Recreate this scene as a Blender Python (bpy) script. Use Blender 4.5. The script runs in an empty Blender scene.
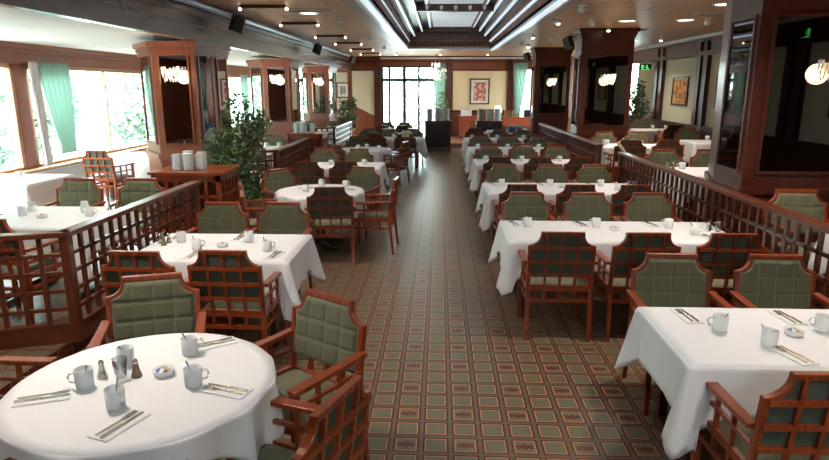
import bpy, math, random
from math import sin, cos, pi, radians as R, atan2, sqrt, hypot
from mathutils import Vector, Matrix
SC = bpy.context.scene; COL = SC.collection
random.seed(7)

# ---------------------------------------------------------------- camera, world, lights, exposure
F_PX = 612.0; PITCH = math.atan(143 / F_PX); YAW = math.atan(25.5 / (F_PX / cos(PITCH)))
cd = bpy.data.cameras.new('camera'); cam = bpy.data.objects.new('camera', cd); COL.objects.link(cam)
cd.sensor_width = 36; cd.lens = 36 * F_PX / 829; cd.clip_end = 300; cd.clip_start = 0.05
cam.location = (0, 0, 2.05); cam.rotation_euler = (pi / 2 - PITCH, 0, YAW); SC.camera = cam
SC.view_settings.view_transform = 'Standard'; SC.view_settings.look = 'None'
SC.view_settings.gamma = 1; SC.view_settings.use_curve_mapping = False
SC.view_settings.exposure = 0.45
w = bpy.data.worlds.new('world'); SC.world = w; w.use_nodes = True
bg = w.node_tree.nodes['Background']; bg.inputs[0].default_value = (0.86, 0.97, 1, 1); bg.inputs[1].default_value = 20.0
COFFER_GLOW = .45      # the backlit panels in the ceiling coffer
DOWNLIGHT = 46.0       # watts of each recessed lamp
SCONCE = 4.0

def lamp(name, kind, loc, energy, color, **k):
    d = bpy.data.lights.new(name, kind); d.energy = energy; d.color = color
    for a, b in k.items():
        if a != 'rot': setattr(d, a, b)
    o = bpy.data.objects.new(name, d); COL.objects.link(o); o.location = loc
    if 'rot' in k: o.rotation_euler = k['rot']
    return o
def portal(loc, rot, sx, sy):
    o = lamp('window_daylight', 'AREA', loc, 1, (1, 1, 1), rot=rot)
    o.data.shape = 'RECTANGLE'; o.data.size = sx; o.data.size_y = sy; o.data.cycles.is_portal = True
WINS = [(4.2, 9.95), (10.25, 15.3), (15.6, 20.0), (20.3, 24.1)]
for a, b in WINS: portal((-6.98, (a + b) / 2, 1.55), (0, R(-90), 0), 1.7, b - a)
portal((-1.05, 24.7, 1.5), (R(-90), 0, 0), 2.5, 2.7)
# daylight falling in steeply from the sky beyond the window wall
sun = lamp('sun', 'SUN', (-12, 4, 14), 4.0, (1, 0.96, 0.9), angle=R(8), rot=(R(18), R(-58), 0))

# ---------------------------------------------------------------- materials
M = {}
class NT:
    def __init__(s, name):
        s.m = bpy.data.materials.new(name); s.m.use_nodes = True; s.t = s.m.node_tree; s.b = s.t.nodes['Principled BSDF']; M[name] = s.m
    def n(s, typ, **k):
        x = s.t.nodes.new(typ)
        for a, b in k.items():
            if a.startswith('i_'): x.inputs[a[2:].replace('_', ' ')].default_value = b
            elif a.startswith('n'+'_'): x.inputs[int(a[2:])].default_value = b
            else: setattr(x, a, b)
        return x
    def l(s, a, b): s.t.links.new(a, b)
    def math(s, op, a, b=None, c=None):
        x = s.n('ShaderNodeMath', operation=op)
        for i, v in enumerate((a, b, c)):
            if v is None: continue
            if isinstance(v, (int, float)): x.inputs[i].default_value = v
            else: s.l(v, x.inputs[i])
        return x.outputs[0]
    def mix(s, f, a, b):
        x = s.n('ShaderNodeMix', data_type='RGBA')
        for i, v in ((0, f), (6, a), (7, b)):
            if isinstance(v, (int, float)): x.inputs[i].default_value = v
            elif isinstance(v, tuple): x.inputs[i].default_value = (*v[:3], 1)
            else: s.l(v, x.inputs[i])
        return x.outputs[2]
def plain(name, col, rough=.5, metal=0, noise=0, scale=20, bump=0, **k):
    q = NT(name); b = q.b
    b.inputs['Base Color'].default_value = (*col, 1); b.inputs['Roughness'].default_value = rough; b.inputs['Metallic'].default_value = metal
    for a, v in k.items(): b.inputs[a.replace('_', ' ')].default_value = v
    if noise or bump:
        tc = q.n('ShaderNodeTexCoord'); nz = q.n('ShaderNodeTexNoise'); nz.inputs['Scale'].default_value = scale; nz.inputs['Detail'].default_value = 4
        q.l(tc.outputs['Object'], nz.inputs['Vector'])
        if noise:
            q.l(q.mix(nz.outputs['Fac'], tuple(c * (1 - noise) for c in col), tuple(min(1, c * (1 + noise)) for c in col)), b.inputs['Base Color'])
        if bump:
            bp = q.n('ShaderNodeBump'); bp.inputs['Strength'].default_value = bump; bp.inputs['Distance'].default_value = .01
            q.l(nz.outputs['Fac'], bp.inputs['Height']); q.l(bp.outputs[0], b.inputs['Normal'])
    return q.m
def wood(name, c1, c2, rough=.32, sc=(6, 6, 1.0), k=9, coat=.25):
    q = NT(name); tc = q.n('ShaderNodeTexCoord'); mp = q.n('ShaderNodeMapping'); mp.inputs['Scale'].default_value = sc
    q.l(tc.outputs['Object'], mp.inputs[0]); nz = q.n('ShaderNodeTexNoise'); nz.inputs['Scale'].default_value = k; nz.inputs['Detail'].default_value = 6; nz.inputs['Distortion'].default_value = .8
    q.l(mp.outputs[0], nz.inputs['Vector']); cr = q.n('ShaderNodeValToRGB'); cr.color_ramp.elements[0].position = .3; cr.color_ramp.elements[1].position = .7
    cr.color_ramp.elements[0].color = (*c1, 1); cr.color_ramp.elements[1].color = (*c2, 1)
    q.l(nz.outputs['Fac'], cr.inputs[0]); q.l(cr.outputs[0], q.b.inputs['Base Color']); q.b.inputs['Roughness'].default_value = rough
    q.b.inputs['Coat Weight'].default_value = coat; q.b.inputs['Coat Roughness'].default_value = .2
    return q.m
wood('chair_wood', (.15, .022, .007), (.33, .062, .014), .3, coat=.12)
wood('divider_wood', (.075, .017, .009), (.15, .038, .017), .3, coat=.15)
wood('panel_wood', (.20, .048, .020), (.30, .082, .036), .38, (5, 5, .8), coat=.1)
wood('dark_panel_wood', (.05, .011, .007), (.10, .022, .012), .35, (5, 5, .8), coat=.15)
wood('beam_wood', (.10, .046, .044), (.13, .062, .058), .26, (2, .5, 2), 5, .6)
wood('counter_wood', (.36, .07, .03), (.46, .11, .045), .35)
wood('window_wood', (.42, .20, .10), (.55, .28, .15), .4)
wood('slat_wood', (.045, .013, .009), (.09, .024, .015), .4)
plain('dark_lattice', (.03, .016, .014), .5)  # plain dark brown for station lattices and speaker grilles
plain('table_linen', (.82, .81, .82), .85, noise=.03, scale=60, bump=.05)
plain('napkin_linen', (.84, .83, .80), .85)
plain('green_velvet', (.14, .137, .074), .9, noise=.22, scale=130, bump=.2, Sheen_Weight=.15)
q = NT('tufted_velvet'); tc = q.n('ShaderNodeTexCoord'); sp = q.n('ShaderNodeSeparateXYZ'); q.l(tc.outputs['Object'], sp.inputs[0])
nz = q.n('ShaderNodeTexNoise'); nz.inputs['Scale'].default_value = 130; q.l(tc.outputs['Object'], nz.inputs['Vector'])
sx_ = q.math('ABSOLUTE', q.math('SUBTRACT', q.math('FRACT', q.math('ADD', q.math('DIVIDE', sp.outputs[0], .116), 20.5)), .5)); sz_ = q.math('ABSOLUTE', q.math('SUBTRACT', q.math('FRACT', q.math('ADD', q.math('DIVIDE', q.math('SUBTRACT', sp.outputs[2], .545), .116), 20.5)), .5))
seam = q.math('LESS_THAN', q.math('MINIMUM', sx_, sz_), .028)
q.l(q.mix(q.math('MULTIPLY', seam, .5), q.mix(nz.outputs['Fac'], (.098, .100, .054), (.170, .166, .094)), (.25, .25, .16)), q.b.inputs['Base Color']); q.b.inputs['Roughness'].default_value = .9; q.b.inputs['Sheen Weight'].default_value = .15
plain('dark_green_cloth', (.062, .082, .058), .9, noise=.15, scale=100)
plain('ceramic', (.82, .83, .82), .18)
plain('steel', (.55, .53, .50), .25, 1.0)
plain('pepper_wood', (.22, .15, .08), .5, noise=.3, scale=80)
plain('mirror', (.50, .50, .50), .015, 1.0); plain('dark_mirror', (.20, .19, .19), .015, 1.0)
plain('curtain_green', (.30, .50, .41), .8, noise=.05)
q = NT('curtain_green_sheer'); tl = q.n('ShaderNodeBsdfTranslucent'); tl.inputs[0].default_value = (.55, .70, .64, 1); df = q.n('ShaderNodeBsdfDiffuse'); df.inputs[0].default_value = (.42, .55, .49, 1)
mx = q.n('ShaderNodeMixShader'); mx.inputs[0].default_value = .45; q.l(df.outputs[0], mx.inputs[1]); q.l(tl.outputs[0], mx.inputs[2]); q.l(mx.outputs[0], q.t.nodes['Material Output'].inputs[0])
plain('curtain_lining', (.80, .74, .74), .85)
plain('wallpaper_cream', (.68, .62, .46), .9, noise=.05, scale=60)
plain('wallpaper_sand', (.78, .60, .38), .9, noise=.05, scale=60)
plain('white_plaster', (.80, .80, .80), .8)
plain('white_lacquer', (.80, .84, .88), .35); plain('glowing_lacquer', (.80, .87, .93), .35, Emission_Color=(.72, .87, 1, 1), Emission_Strength=.6); plain('border_lacquer', (.72, .80, .88), .3)  # emission added to the white coffer lips so they look brightly lit
plain('grey_lacquer', (.36, .34, .36), .4, noise=.15, scale=5)
plain('black_plastic', (.012, .012, .014), .4)
plain('pipe_metal', (.38, .45, .52), .3, .6)
plain('leaf', (.085, .14, .05), .5, noise=.5, scale=6)
plain('leaf_pale', (.16, .24, .07), .5, noise=.4, scale=6)
plain('leaf_outdoor', (.40, .54, .42), .6, noise=.5, scale=1.2)
plain('bark', (.12, .07, .04), .8, noise=.3, scale=20)
plain('pot_clay', (.20, .08, .05), .6, noise=.2)
plain('ground_outside', (.35, .36, .34), .9, noise=.2, scale=2)
plain('steel_blue_frame', (.03, .06, .09), .5)
plain('sugar_packet_blue', (.1, .2, .5), .6); plain('sugar_packet_tan', (.6, .42, .25), .6)
plain('oak_floor', (.28, .11, .055), .3, noise=.25, scale=8)
plain('brass', (.6, .42, .18), .3, 1.0)
plain('fabric_throw', (.62, .60, .40), .9)
plain('blue_cloth', (.05, .16, .24), .8)
plain('matboard', (.78, .74, .66), .9)
q = NT('window_glass'); q.b.inputs['Base Color'].default_value = (.95, 1, .99, 1); q.b.inputs['Roughness'].default_value = 0; q.b.inputs['Transmission Weight'].default_value = 0
tr = q.n('ShaderNodeBsdfTransparent'); tr.inputs[0].default_value = (.94, .99, .98, 1); gl = q.n('ShaderNodeBsdfGlossy'); gl.inputs['Roughness'].default_value = .01
mx = q.n('ShaderNodeMixShader'); mx.inputs[0].default_value = .05; q.l(tr.outputs[0], mx.inputs[1]); q.l(gl.outputs[0], mx.inputs[2]); q.l(mx.outputs[0], q.t.nodes['Material Output'].inputs[0])
q = NT('drinking_glass'); tr = q.n('ShaderNodeBsdfTransparent'); tr.inputs[0].default_value = (.93, .95, .95, 1); gl = q.n('ShaderNodeBsdfGlossy'); gl.inputs['Roughness'].default_value = .08
lw = q.n('ShaderNodeLayerWeight'); lw.inputs[0].default_value = .4; mx = q.n('ShaderNodeMixShader'); q.l(lw.outputs['Facing'], mx.inputs[0]); q.l(tr.outputs[0], mx.inputs[1]); q.l(gl.outputs[0], mx.inputs[2]); q.l(mx.outputs[0], q.t.nodes['Material Output'].inputs[0])
def glow(name, col, s):
    q = NT(name); q.b.inputs['Base Color'].default_value = (*col, 1); q.b.inputs['Emission Color'].default_value = (*col, 1); q.b.inputs['Emission Strength'].default_value = s; return q.m
glow('crystal_glow', (1, .70, .40), 2.4); glow('bulb_glow', (1, .82, .6), 7.0); glow('downlight_glow', (1, .93, .82), 1.6)
glow('chandelier_glow', (1, .93, .85), .9); glow('exit_green', (.10, .75, .15), .9); glow('lampshade_glow', (1, .93, .8), 1.4)
# backlit ceiling panels of the coffer
q = NT('coffer_panel'); tc = q.n('ShaderNodeTexCoord'); nz = q.n('ShaderNodeTexNoise'); nz.inputs['Scale'].default_value = .9; nz.inputs['Detail'].default_value = 3
q.l(tc.outputs['Object'], nz.inputs['Vector']); c = q.mix(nz.outputs['Fac'], (.46, .56, .60), (.80, .86, .88)); q.l(c, q.b.inputs['Base Color']); q.l(c, q.b.inputs['Emission Color']); q.b.inputs['Emission Strength'].default_value = COFFER_GLOW
# ceiling boards: wide tan planks laid across the room, dark joints
q = NT('ceiling_boards'); tc = q.n('ShaderNodeTexCoord'); sp = q.n('ShaderNodeSeparateXYZ'); q.l(tc.outputs['Object'], sp.inputs[0])
PL = .42
v = q.math('DIVIDE', sp.outputs[1], PL); fr = q.math('FRACT', v); row = q.math('FLOOR', v)
joint = q.math('LESS_THAN', fr, .055)
u = q.math('FRACT', q.math('ADD', q.math('DIVIDE', sp.outputs[0], 2.1), q.math('MULTIPLY', row, .37)))
joint2 = q.math('LESS_THAN', u, .012)
wn = q.n('ShaderNodeTexWhiteNoise', noise_dimensions='1D'); q.l(row, wn.inputs['W'])
mp = q.n('ShaderNodeMapping'); mp.inputs['Scale'].default_value = (1, 14, 1); q.l(tc.outputs['Object'], mp.inputs[0]); nz = q.n('ShaderNodeTexNoise'); nz.inputs['Scale'].default_value = 3; q.l(mp.outputs[0], nz.inputs['Vector'])
base = q.mix(nz.outputs['Fac'], (.50, .30, .175), (.70, .46, .30)); base = q.mix(q.math('MULTIPLY', wn.outputs[0], .25), base, (.47, .28, .16))
q.l(q.mix(q.math('MAXIMUM', joint, joint2), base, (.17, .085, .05)), q.b.inputs['Base Color']); q.b.inputs['Roughness'].default_value = .45
# patterned carpet: a grid of framed squares, every second one with a red rosette
q = NT('carpet'); tc = q.n('ShaderNodeTexCoord'); sp = q.n('ShaderNodeSeparateXYZ'); q.l(tc.outputs['Object'], sp.inputs[0]); T = .1740
us = q.math('ADD', q.math('DIVIDE', q.math('SUBTRACT', sp.outputs[0], .168), T), 200.5); vs = q.math('ADD', q.math('DIVIDE', q.math('SUBTRACT', sp.outputs[1], 3.22), T), 200.5)
a = q.math('SUBTRACT', q.math('FRACT', us), .5); b = q.math('SUBTRACT', q.math('FRACT', vs), .5)
A = q.math('ABSOLUTE', a); B = q.math('ABSOLUTE', b); d = q.math('MAXIMUM', A, B)
nz = q.n('ShaderNodeTexNoise'); nz.inputs['Scale'].default_value = 90; nz.inputs['Detail'].default_value = 2; q.l(tc.outputs['Object'], nz.inputs['Vector'])
fill = q.mix(nz.outputs['Fac'], (.085, .080, .048), (.20, .185, .115)); gapc = q.mix(nz.outputs['Fac'], (.075, .072, .045), (.16, .145, .095))
c = q.mix(q.math('GREATER_THAN', d, .33), fill, (.46, .215, .11)); c = q.mix(q.math('GREATER_THAN', d, .368), c, (.115, .012, .007)); c = q.mix(q.math('GREATER_THAN', d, .437), c, gapc)
ev = q.math('MULTIPLY', q.math('LESS_THAN', q.math('FRACT', q.math('DIVIDE', q.math('FLOOR', us), 2)), .25), q.math('LESS_THAN', q.math('FRACT', q.math('DIVIDE', q.math('FLOOR', vs), 2)), .25))
def ring(cx, cy, r, t):
    dx = q.math('SUBTRACT', A, cx); dy = q.math('SUBTRACT', B, cy)
    rr = q.math('SQRT', q.math('ADD', q.math('MULTIPLY', dx, dx), q.math('MULTIPLY', dy, dy)))
    return q.math('LESS_THAN', q.math('ABSOLUTE', q.math('SUBTRACT', rr, r)), t)
mot = q.math('MAXIMUM', ring(.07, 0, .055, .027), ring(0, .085, .06, .027)); mot = q.math('MAXIMUM', mot, q.math('MAXIMUM', ring(.20, .05, .05, .024), ring(.14, .0, .03, .02)))
c = q.mix(q.math('MULTIPLY', mot, ev), c, (.13, .012, .007))
q.l(c, q.b.inputs['Base Color']); q.b.inputs['Roughness'].default_value = .34; q.b.inputs['Specular IOR Level'].default_value = .28
# framed pictures
for nm, cols in (('art_reds', ((.75, .62, .45), (.55, .10, .06), (.2, .25, .2))), ('art_gold', ((.10, .035, .02), (.62, .26, .08), (.75, .45, .2))), ('art_grey', ((.5, .45, .4), (.2, .2, .22), (.7, .65, .6)))):
    q = NT(nm); tc = q.n('ShaderNodeTexCoord'); vz = q.n('ShaderNodeTexVoronoi'); vz.inputs['Scale'].default_value = 9; q.l(tc.outputs['Object'], vz.inputs['Vector'])
    nz = q.n('ShaderNodeTexNoise'); nz.inputs['Scale'].default_value = 7; q.l(tc.outputs['Object'], nz.inputs['Vector'])
    cr = q.n('ShaderNodeValToRGB'); cr.color_ramp.interpolation = 'CONSTANT'; e = cr.color_ramp.elements
    e[0].color = (*cols[0], 1); e[1].position = .5; e[1].color = (*cols[1], 1); x = e.new(.62); x.color = (*cols[2], 1); x = e.new(.42); x.color = tuple(.5 * (p + r) for p, r in zip(cols[0], cols[1])) + (1,)
    q.l(q.math('ADD', q.math('MULTIPLY', nz.outputs['Fac'], .7), q.math('MULTIPLY', vz.outputs['Distance'], .35)), cr.inputs[0]); q.l(cr.outputs[0], q.b.inputs['Base Color'])

# ---------------------------------------------------------------- mesh helpers
class MB:
    def __init__(s): s.v = []; s.f = []; s.smooth = False
    def poly(s, vs, fs):
        o = len(s.v); s.v += [tuple(p) for p in vs]; s.f += [tuple(i + o for i in f) for f in fs]; return s
    def box(s, x0, y0, z0, x1, y1, z1):
        if x0 > x1: x0, x1 = x1, x0
        if y0 > y1: y0, y1 = y1, y0
        if z0 > z1: z0, z1 = z1, z0
        return s.poly([(x0, y0, z0), (x1, y0, z0), (x1, y1, z0), (x0, y1, z0), (x0, y0, z1), (x1, y0, z1), (x1, y1, z1), (x0, y1, z1)],
                      [(0, 3, 2, 1), (4, 5, 6, 7), (0, 1, 5, 4), (1, 2, 6, 5), (2, 3, 7, 6), (3, 0, 4, 7)])
    def bar(s, p, q, wx, wy, up=(0, 0, 1), w2=None):
        p = Vector(p); q = Vector(q); d = (q - p).normalized(); u = Vector(up)
        if abs(d.dot(u)) > .95: u = Vector((0, 1, 0))
        a = d.cross(u).normalized(); b = a.cross(d).normalized(); k = w2 or 1
        vs = [c + a * sx * wx * .5 * t + b * sy * wy * .5 * t for c, t in ((p, 1), (q, k)) for sx, sy in ((-1, -1), (1, -1), (1, 1), (-1, 1))]
        return s.poly(vs, [(0, 1, 2, 3), (7, 6, 5, 4), (0, 4, 5, 1), (1, 5, 6, 2), (2, 6, 7, 3), (3, 7, 4, 0)])
    def tube(s, pts, rs, n=10, cap=True):
        P = [Vector(p) for p in pts]
        if not hasattr(rs, '__len__'): rs = [rs] * len(P)
        o = len(s.v); ref = Vector((0, 0, 1))
        for i, p in enumerate(P):
            d = (P[min(i + 1, len(P) - 1)] - P[max(i - 1, 0)]).normalized()
            u = ref if abs(d.dot(ref)) < .9 else Vector((1, 0, 0)); a = d.cross(u).normalized(); b = d.cross(a)
            for k in range(n): t = 2 * pi * k / n; s.v.append(tuple(p + (a * cos(t) + b * sin(t)) * rs[i]))
        for i in range(len(P) - 1):
            for k in range(n): s.f.append((o + i * n + k, o + i * n + (k + 1) % n, o + (i + 1) * n + (k + 1) % n, o + (i + 1) * n + k))
        if cap: s.f.append(tuple(o + k for k in range(n))[::-1]); s.f.append(tuple(o + (len(P) - 1) * n + k for k in range(n)))
        return s
    def lathe(s, prof, n=20, c=(0, 0, 0), cap=False):
        o = len(s.v)
        for r, z in prof:
            for k in range(n): t = 2 * pi * k / n; s.v.append((c[0] + r * cos(t), c[1] + r * sin(t), c[2] + z))
        for i in range(len(prof) - 1):
            for k in range(n): s.f.append((o + i * n + k, o + i * n + (k + 1) % n, o + (i + 1) * n + (k + 1) % n, o + (i + 1) * n + k))
        if cap: s.f.append(tuple(o + k for k in range(n))[::-1]); s.f.append(tuple(o + (len(prof) - 1) * n + k for k in range(n)))
        return s
    def prism(s, pts, z0, z1):
        n = len(pts); return s.poly([(x, y, z0) for x, y in pts] + [(x, y, z1) for x, y in pts],
            [tuple(range(n))[::-1], tuple(range(n, 2 * n))] + [(i, (i + 1) % n, n + (i + 1) % n, n + i) for i in range(n)])
    def ring(s, outer, inner, f0, f1):
        """frame between two outlines (same count, open or closed), extruded along the mapping f0/f1 (2D -> 3D)"""
        n = len(outer); vs = [f0(p) for p in outer] + [f0(p) for p in inner] + [f1(p) for p in outer] + [f1(p) for p in inner]; fs = []
        for i in range(n):
            j = (i + 1) % n
            fs += [(i, n + i, n + j, j), (2 * n + i, 2 * n + j, 3 * n + j, 3 * n + i), (i, j, 2 * n + j, 2 * n + i), (n + i, 3 * n + i, 3 * n + j, n + j)]
        return s.poly(vs, fs)
    def build(s, name, mat, parent=None, bevel=0, smooth=False, solid=0):
        me = bpy.data.meshes.new(name); me.from_pydata(s.v, [], s.f); me.update(); me.materials.append(M[mat])
        if smooth:
            for p in me.polygons: p.use_smooth = True
        o = bpy.data.objects.new(name, me); COL.objects.link(o)
        if parent is not None: o.parent = parent
        if bevel:
            b = o.modifiers.new('bevel', 'BEVEL'); b.width = bevel; b.segments = 2; b.limit_method = 'ANGLE'
        if solid: b = o.modifiers.new('solid', 'SOLIDIFY'); b.thickness = solid; b.offset = -1
        return o
def tag(o, label, cat, group=None):
    o['label'] = label; o['category'] = cat
    if group: o['group'] = group
    return o
def empty(name, loc=(0, 0, 0), rz=0):
    o = bpy.data.objects.new(name, None); COL.objects.link(o); o.location = loc; o.rotation_euler = (0, 0, rz); o.empty_display_size = .1; return o
def struct(o, label=None):
    o['kind'] = 'structure'
    if label: o['label'] = label
    return o
def copy_tree(o, parent=None):
    c = o.copy(); COL.objects.link(c); c.parent = parent
    for ch in list(o.children): copy_tree(ch, c)
    return c
USED = set()
def place(proto, loc, rz, label, cat, group=None):
    o = proto if proto.name not in USED else copy_tree(proto)
    if o is proto: USED.add(proto.name)
    o.location = loc; o.rotation_euler = (0, 0, rz); return tag(o, label, cat, group)

# ---------------------------------------------------------------- the room
PZL, PZR = .12, .25                       # raised floors behind the left and right dividers
struct(MB().box(-6.9, -3.6, -.2, 6.1, 24.6, 0).build('floor', 'carpet'))
struct(MB().box(-6.9, -3.6, 0, -2.86, 21.2, PZL).build('floor', 'carpet'))
struct(MB().box(2.80, -3.6, 0, 6.1, 21.2, PZR).build('floor', 'carpet'))
struct(MB().box(-6.9, 21.2, 0, 6.1, 24.6, .16).build('floor', 'oak_floor'))
CZ = 3.2
cf = (-1.32, 1.88, -3.0, 19.3)            # coffer opening outer x0,x1,y0,y1
m = MB()
m.box(-3.47, -3.6, CZ, cf[0] + .37, 24.6, CZ + .1); m.box(cf[1] - .35, -3.6, CZ, 6.1, 24.6, CZ + .1); m.box(cf[0] + .37, cf[3], CZ, cf[1] - .35, 24.6, CZ + .1)
struct(m.build('ceiling', 'ceiling_boards'))
struct(MB().box(-6.9, -3.6, 2.75, -3.47, 24.6, 2.85).build('ceiling', 'white_plaster'))
# beam over the left pillars
struct(MB().box(-3.47, -3.6, 2.67, -3.35, 24.5, CZ).build('trim_1', 'beam_wood'))
m = MB(); m.box(-3.35, -3.6, 2.86, -3.335, 24.5, 2.875); m.box(-3.35, -3.6, 3.0, -3.33, 24.5, 3.03)
struct(m.build('trim_2', 'slat_wood'))
# coffer: white border, three stepped risers with slats, top panels and cross beams
x0, x1, y0, y1 = cf
bl, br = x0 + .37, x1 - .35
m = MB(); m.box(x0, -3.6, CZ - .03, bl - .10, y1, CZ); m.box(br + .14, -3.6, CZ - .03, x1, y1, CZ)
struct(m.build('trim_3', 'grey_lacquer'))
m = MB(); m.box(bl - .17, -3.6, CZ - .06, bl, y1, CZ + .1); m.box(br, -3.6, CZ - .06, br + .15, y1, CZ + .1); m.box(bl - .37, y1, CZ - .03, br + .35, y1 + .4, CZ)
struct(m.build('trim_4', 'border_lacquer'))
lv = [(-.93, 1.47, 3.40, 19.34), (-.76, 1.31, 3.56, 19.4), (-.53, 1.15, 3.70, 19.5), (-.29, .96, 3.80, 19.6)]
dk, wh = MB(), MB()
px0, px1, pz, py = bl, br, CZ + .04, y1
for (a, b_, z, yy) in lv:
    dk.box(px0 - .05, -3.6, pz, px0, yy, z + .03); dk.box(px1, -3.6, pz, px1 + .05, yy, z + .03)
    dk.box(px0, py, pz, px1, py + .05, z + .03)
    dk.box(px0 - .05, -3.6, z, a, yy, z + .03); dk.box(b_, -3.6, z, px1 + .05, yy, z + .03)
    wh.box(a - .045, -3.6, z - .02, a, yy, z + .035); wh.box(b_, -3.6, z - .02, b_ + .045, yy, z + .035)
    px0, px1, pz, py = a, b_, z, yy
wh.box(bl - .085, -3.6, CZ - .075, bl, y1, CZ - .05); wh.box(br, -3.6, CZ - .075, br + .085, y1, CZ - .05)  # strips added along the inner border, brightened by the same emission
struct(dk.build('trim_5', 'slat_wood')); struct(wh.build('trim_6', 'glowing_lacquer'))
# fine slats on the risers and the end wall of the coffer
m = MB(); k = 0; yy = -1.0
while yy < 19.3:
    m.box(bl, yy, CZ + .05, bl + .012, yy + .05, 3.38); m.box(br - .012, yy, CZ + .05, br, yy + .05, 3.38)
    m.box(lv[0][0], yy, 3.42, lv[0][0] + .012, yy + .05, 3.54); m.box(lv[0][1] - .012, yy, 3.42, lv[0][1], yy + .05, 3.54); yy += .11
xx = bl + .08
while xx < br - .05:
    for z0 in (3.3, 3.46): m.box(xx, y1 - .03, z0, xx + .05, y1, z0 + .06)
    xx += .13
m.box(bl, y1 - .05, 3.40, br, y1, 3.43); m.box(bl, y1 - .05, 3.24, br, y1, 3.27)
struct(m.build('trim_7', 'panel_wood'))
struct(MB().box(lv[3][0] - .02, -3.6, 3.80, lv[3][1] + .02, 19.6, 3.86).build('ceiling', 'coffer_panel'))
m = MB(); 
for yb in (-1.6, 3.6, 8.8, 14.0, 19.2):
    m.box(lv[2][0], yb, 3.655, lv[2][1], yb + .2, 3.80)
struct(m.build('trim_8', 'slat_wood'))
m = MB()
for s_ in (lv[3][0] + .02, lv[3][1] - .06): m.box(s_, -3.6, 3.76, s_ + .05, 19.5, 3.80)
struct(m.build('trim_9', 'window_wood'))
m = MB()
for yb in (8.8, 14.0):
    for k in range(5): m.box(lv[2][0] + .20 + k * .31, yb - .02, 3.70, lv[2][0] + .27 + k * .31, yb, 3.76); m.box(lv[2][0] + .215 + k * .31, yb - .03, 3.67, lv[2][0] + .255 + k * .31, yb, 3.70)
o = struct(m.build('trim_10', 'white_lacquer'))

# window wall on the left
m = MB(); struct(MB().box(-7.05, -3.6, 0, -6.9, 24.6, .68).build('wall_left', 'white_plaster')); m.box(-7.05, -3.6, 2.42, -6.9, 24.6, 2.85)
prev = -3.6
for a, b_ in WINS: m.box(-7.05, prev, .68, -6.9, a, 2.42); prev = b_
m.box(-7.05, prev, .68, -6.9, 24.6, 2.42)
struct(m.build('wall_left', 'panel_wood'))
m = MB(); m.box(-6.9, -3.6, 2.66, -6.82, 24.5, 2.75); m.box(-6.9, -3.6, 2.6, -6.86, 24.5, 2.66); m.box(-6.9, -3.6, 2.42, -6.87, 24.5, 2.45)
struct(m.build('trim_11', 'panel_wood'))
m = MB(); m.box(-6.9, -3.6, .66, -6.72, 24.5, .70)
struct(m.build('trim_12', 'window_wood'))
for i, (a, b_) in enumerate(WINS):
    r = struct(empty('window_%d' % (i + 1), (-6.97, (a + b_) / 2, .68))); h = (b_ - a) / 2
    f = MB(); t = .07
    f.box(-.05, -h, 0, .06, -h + t, 1.74); f.box(-.05, h - t, 0, .06, h, 1.74); f.box(-.05, -h, 1.74 - t, .06, h, 1.74); f.box(-.05, -h, 0, .06, h, t); f.box(-.03, -.02, 0, .03, .02, 1.74)
    f.build('window_frame', 'window_wood' , r); MB().box(-.006, -h + t, t, .006, h - t, 1.74 - t).build('pane', 'window_glass', r)

# right wall with wooden pilasters and cream fields
m = MB(); m.box(6.1, -3.6, 0, 6.25, 19.7, 3.25); m.box(6.1, 23.4, 0, 6.25, 24.6, 3.25); m.box(6.1, 19.7, 0, 6.25, 23.4, .9); m.box(6.1, 19.7, 2.85, 6.25, 23.4, 3.25)
struct(m.build('wall_right', 'wallpaper_cream'))
m = MB(); m.box(6.04, -3.5, 2.75, 6.1, 24.5, 3.2); m.box(6.0, -3.5, 2.75, 6.1, 24.5, 2.81); m.box(6.04, -3.5, PZR, 6.1, 24.5, 1.12); m.box(6.0, -3.5, 1.12, 6.1, 24.5, 1.17)
yb = -2.45
while yb < 19:
    for s_ in (0, .36): m.box(6.0, yb + s_, 1.17, 6.1, yb + s_ + .2, 2.75); m.box(5.98, yb + s_ + .02, 2.85, 6.1, yb + s_ + .14, 3.06)
    m.box(6.05, yb + .2, 1.17, 6.1, yb + .36, 2.75); yb += 2.83
struct(m.build('trim_13', 'dark_panel_wood'))
struct(MB().box(5.93, -3.5, 3.13, 6.1, 24.5, 3.2).build('trim_14', 'white_lacquer'))
r = struct(empty('window_7', (6.17, 21.55, .9))); f = MB()
for a in (-1.85, -.6, .55, 1.78): f.box(-.06, a, 0, .06, a + .07, 1.95)
f.box(-.06, -1.85, 0, .06, 1.85, .08); f.box(-.06, -1.85, 1.87, .06, 1.85, 1.95); f.box(-.04, -1.85, 1.3, .04, 1.85, 1.34)
f.build('window_frame', 'white_lacquer', r); MB().box(-.005, -1.8, .08, .005, 1.8, 1.87).build('pane', 'window_glass', r)

# rear wall behind the viewer
m = MB(); m.box(-6.9, -3.75, 0, 6.1, -3.6, 3.25)
struct(m.build('wall_rear', 'dark_panel_wood'))
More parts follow.
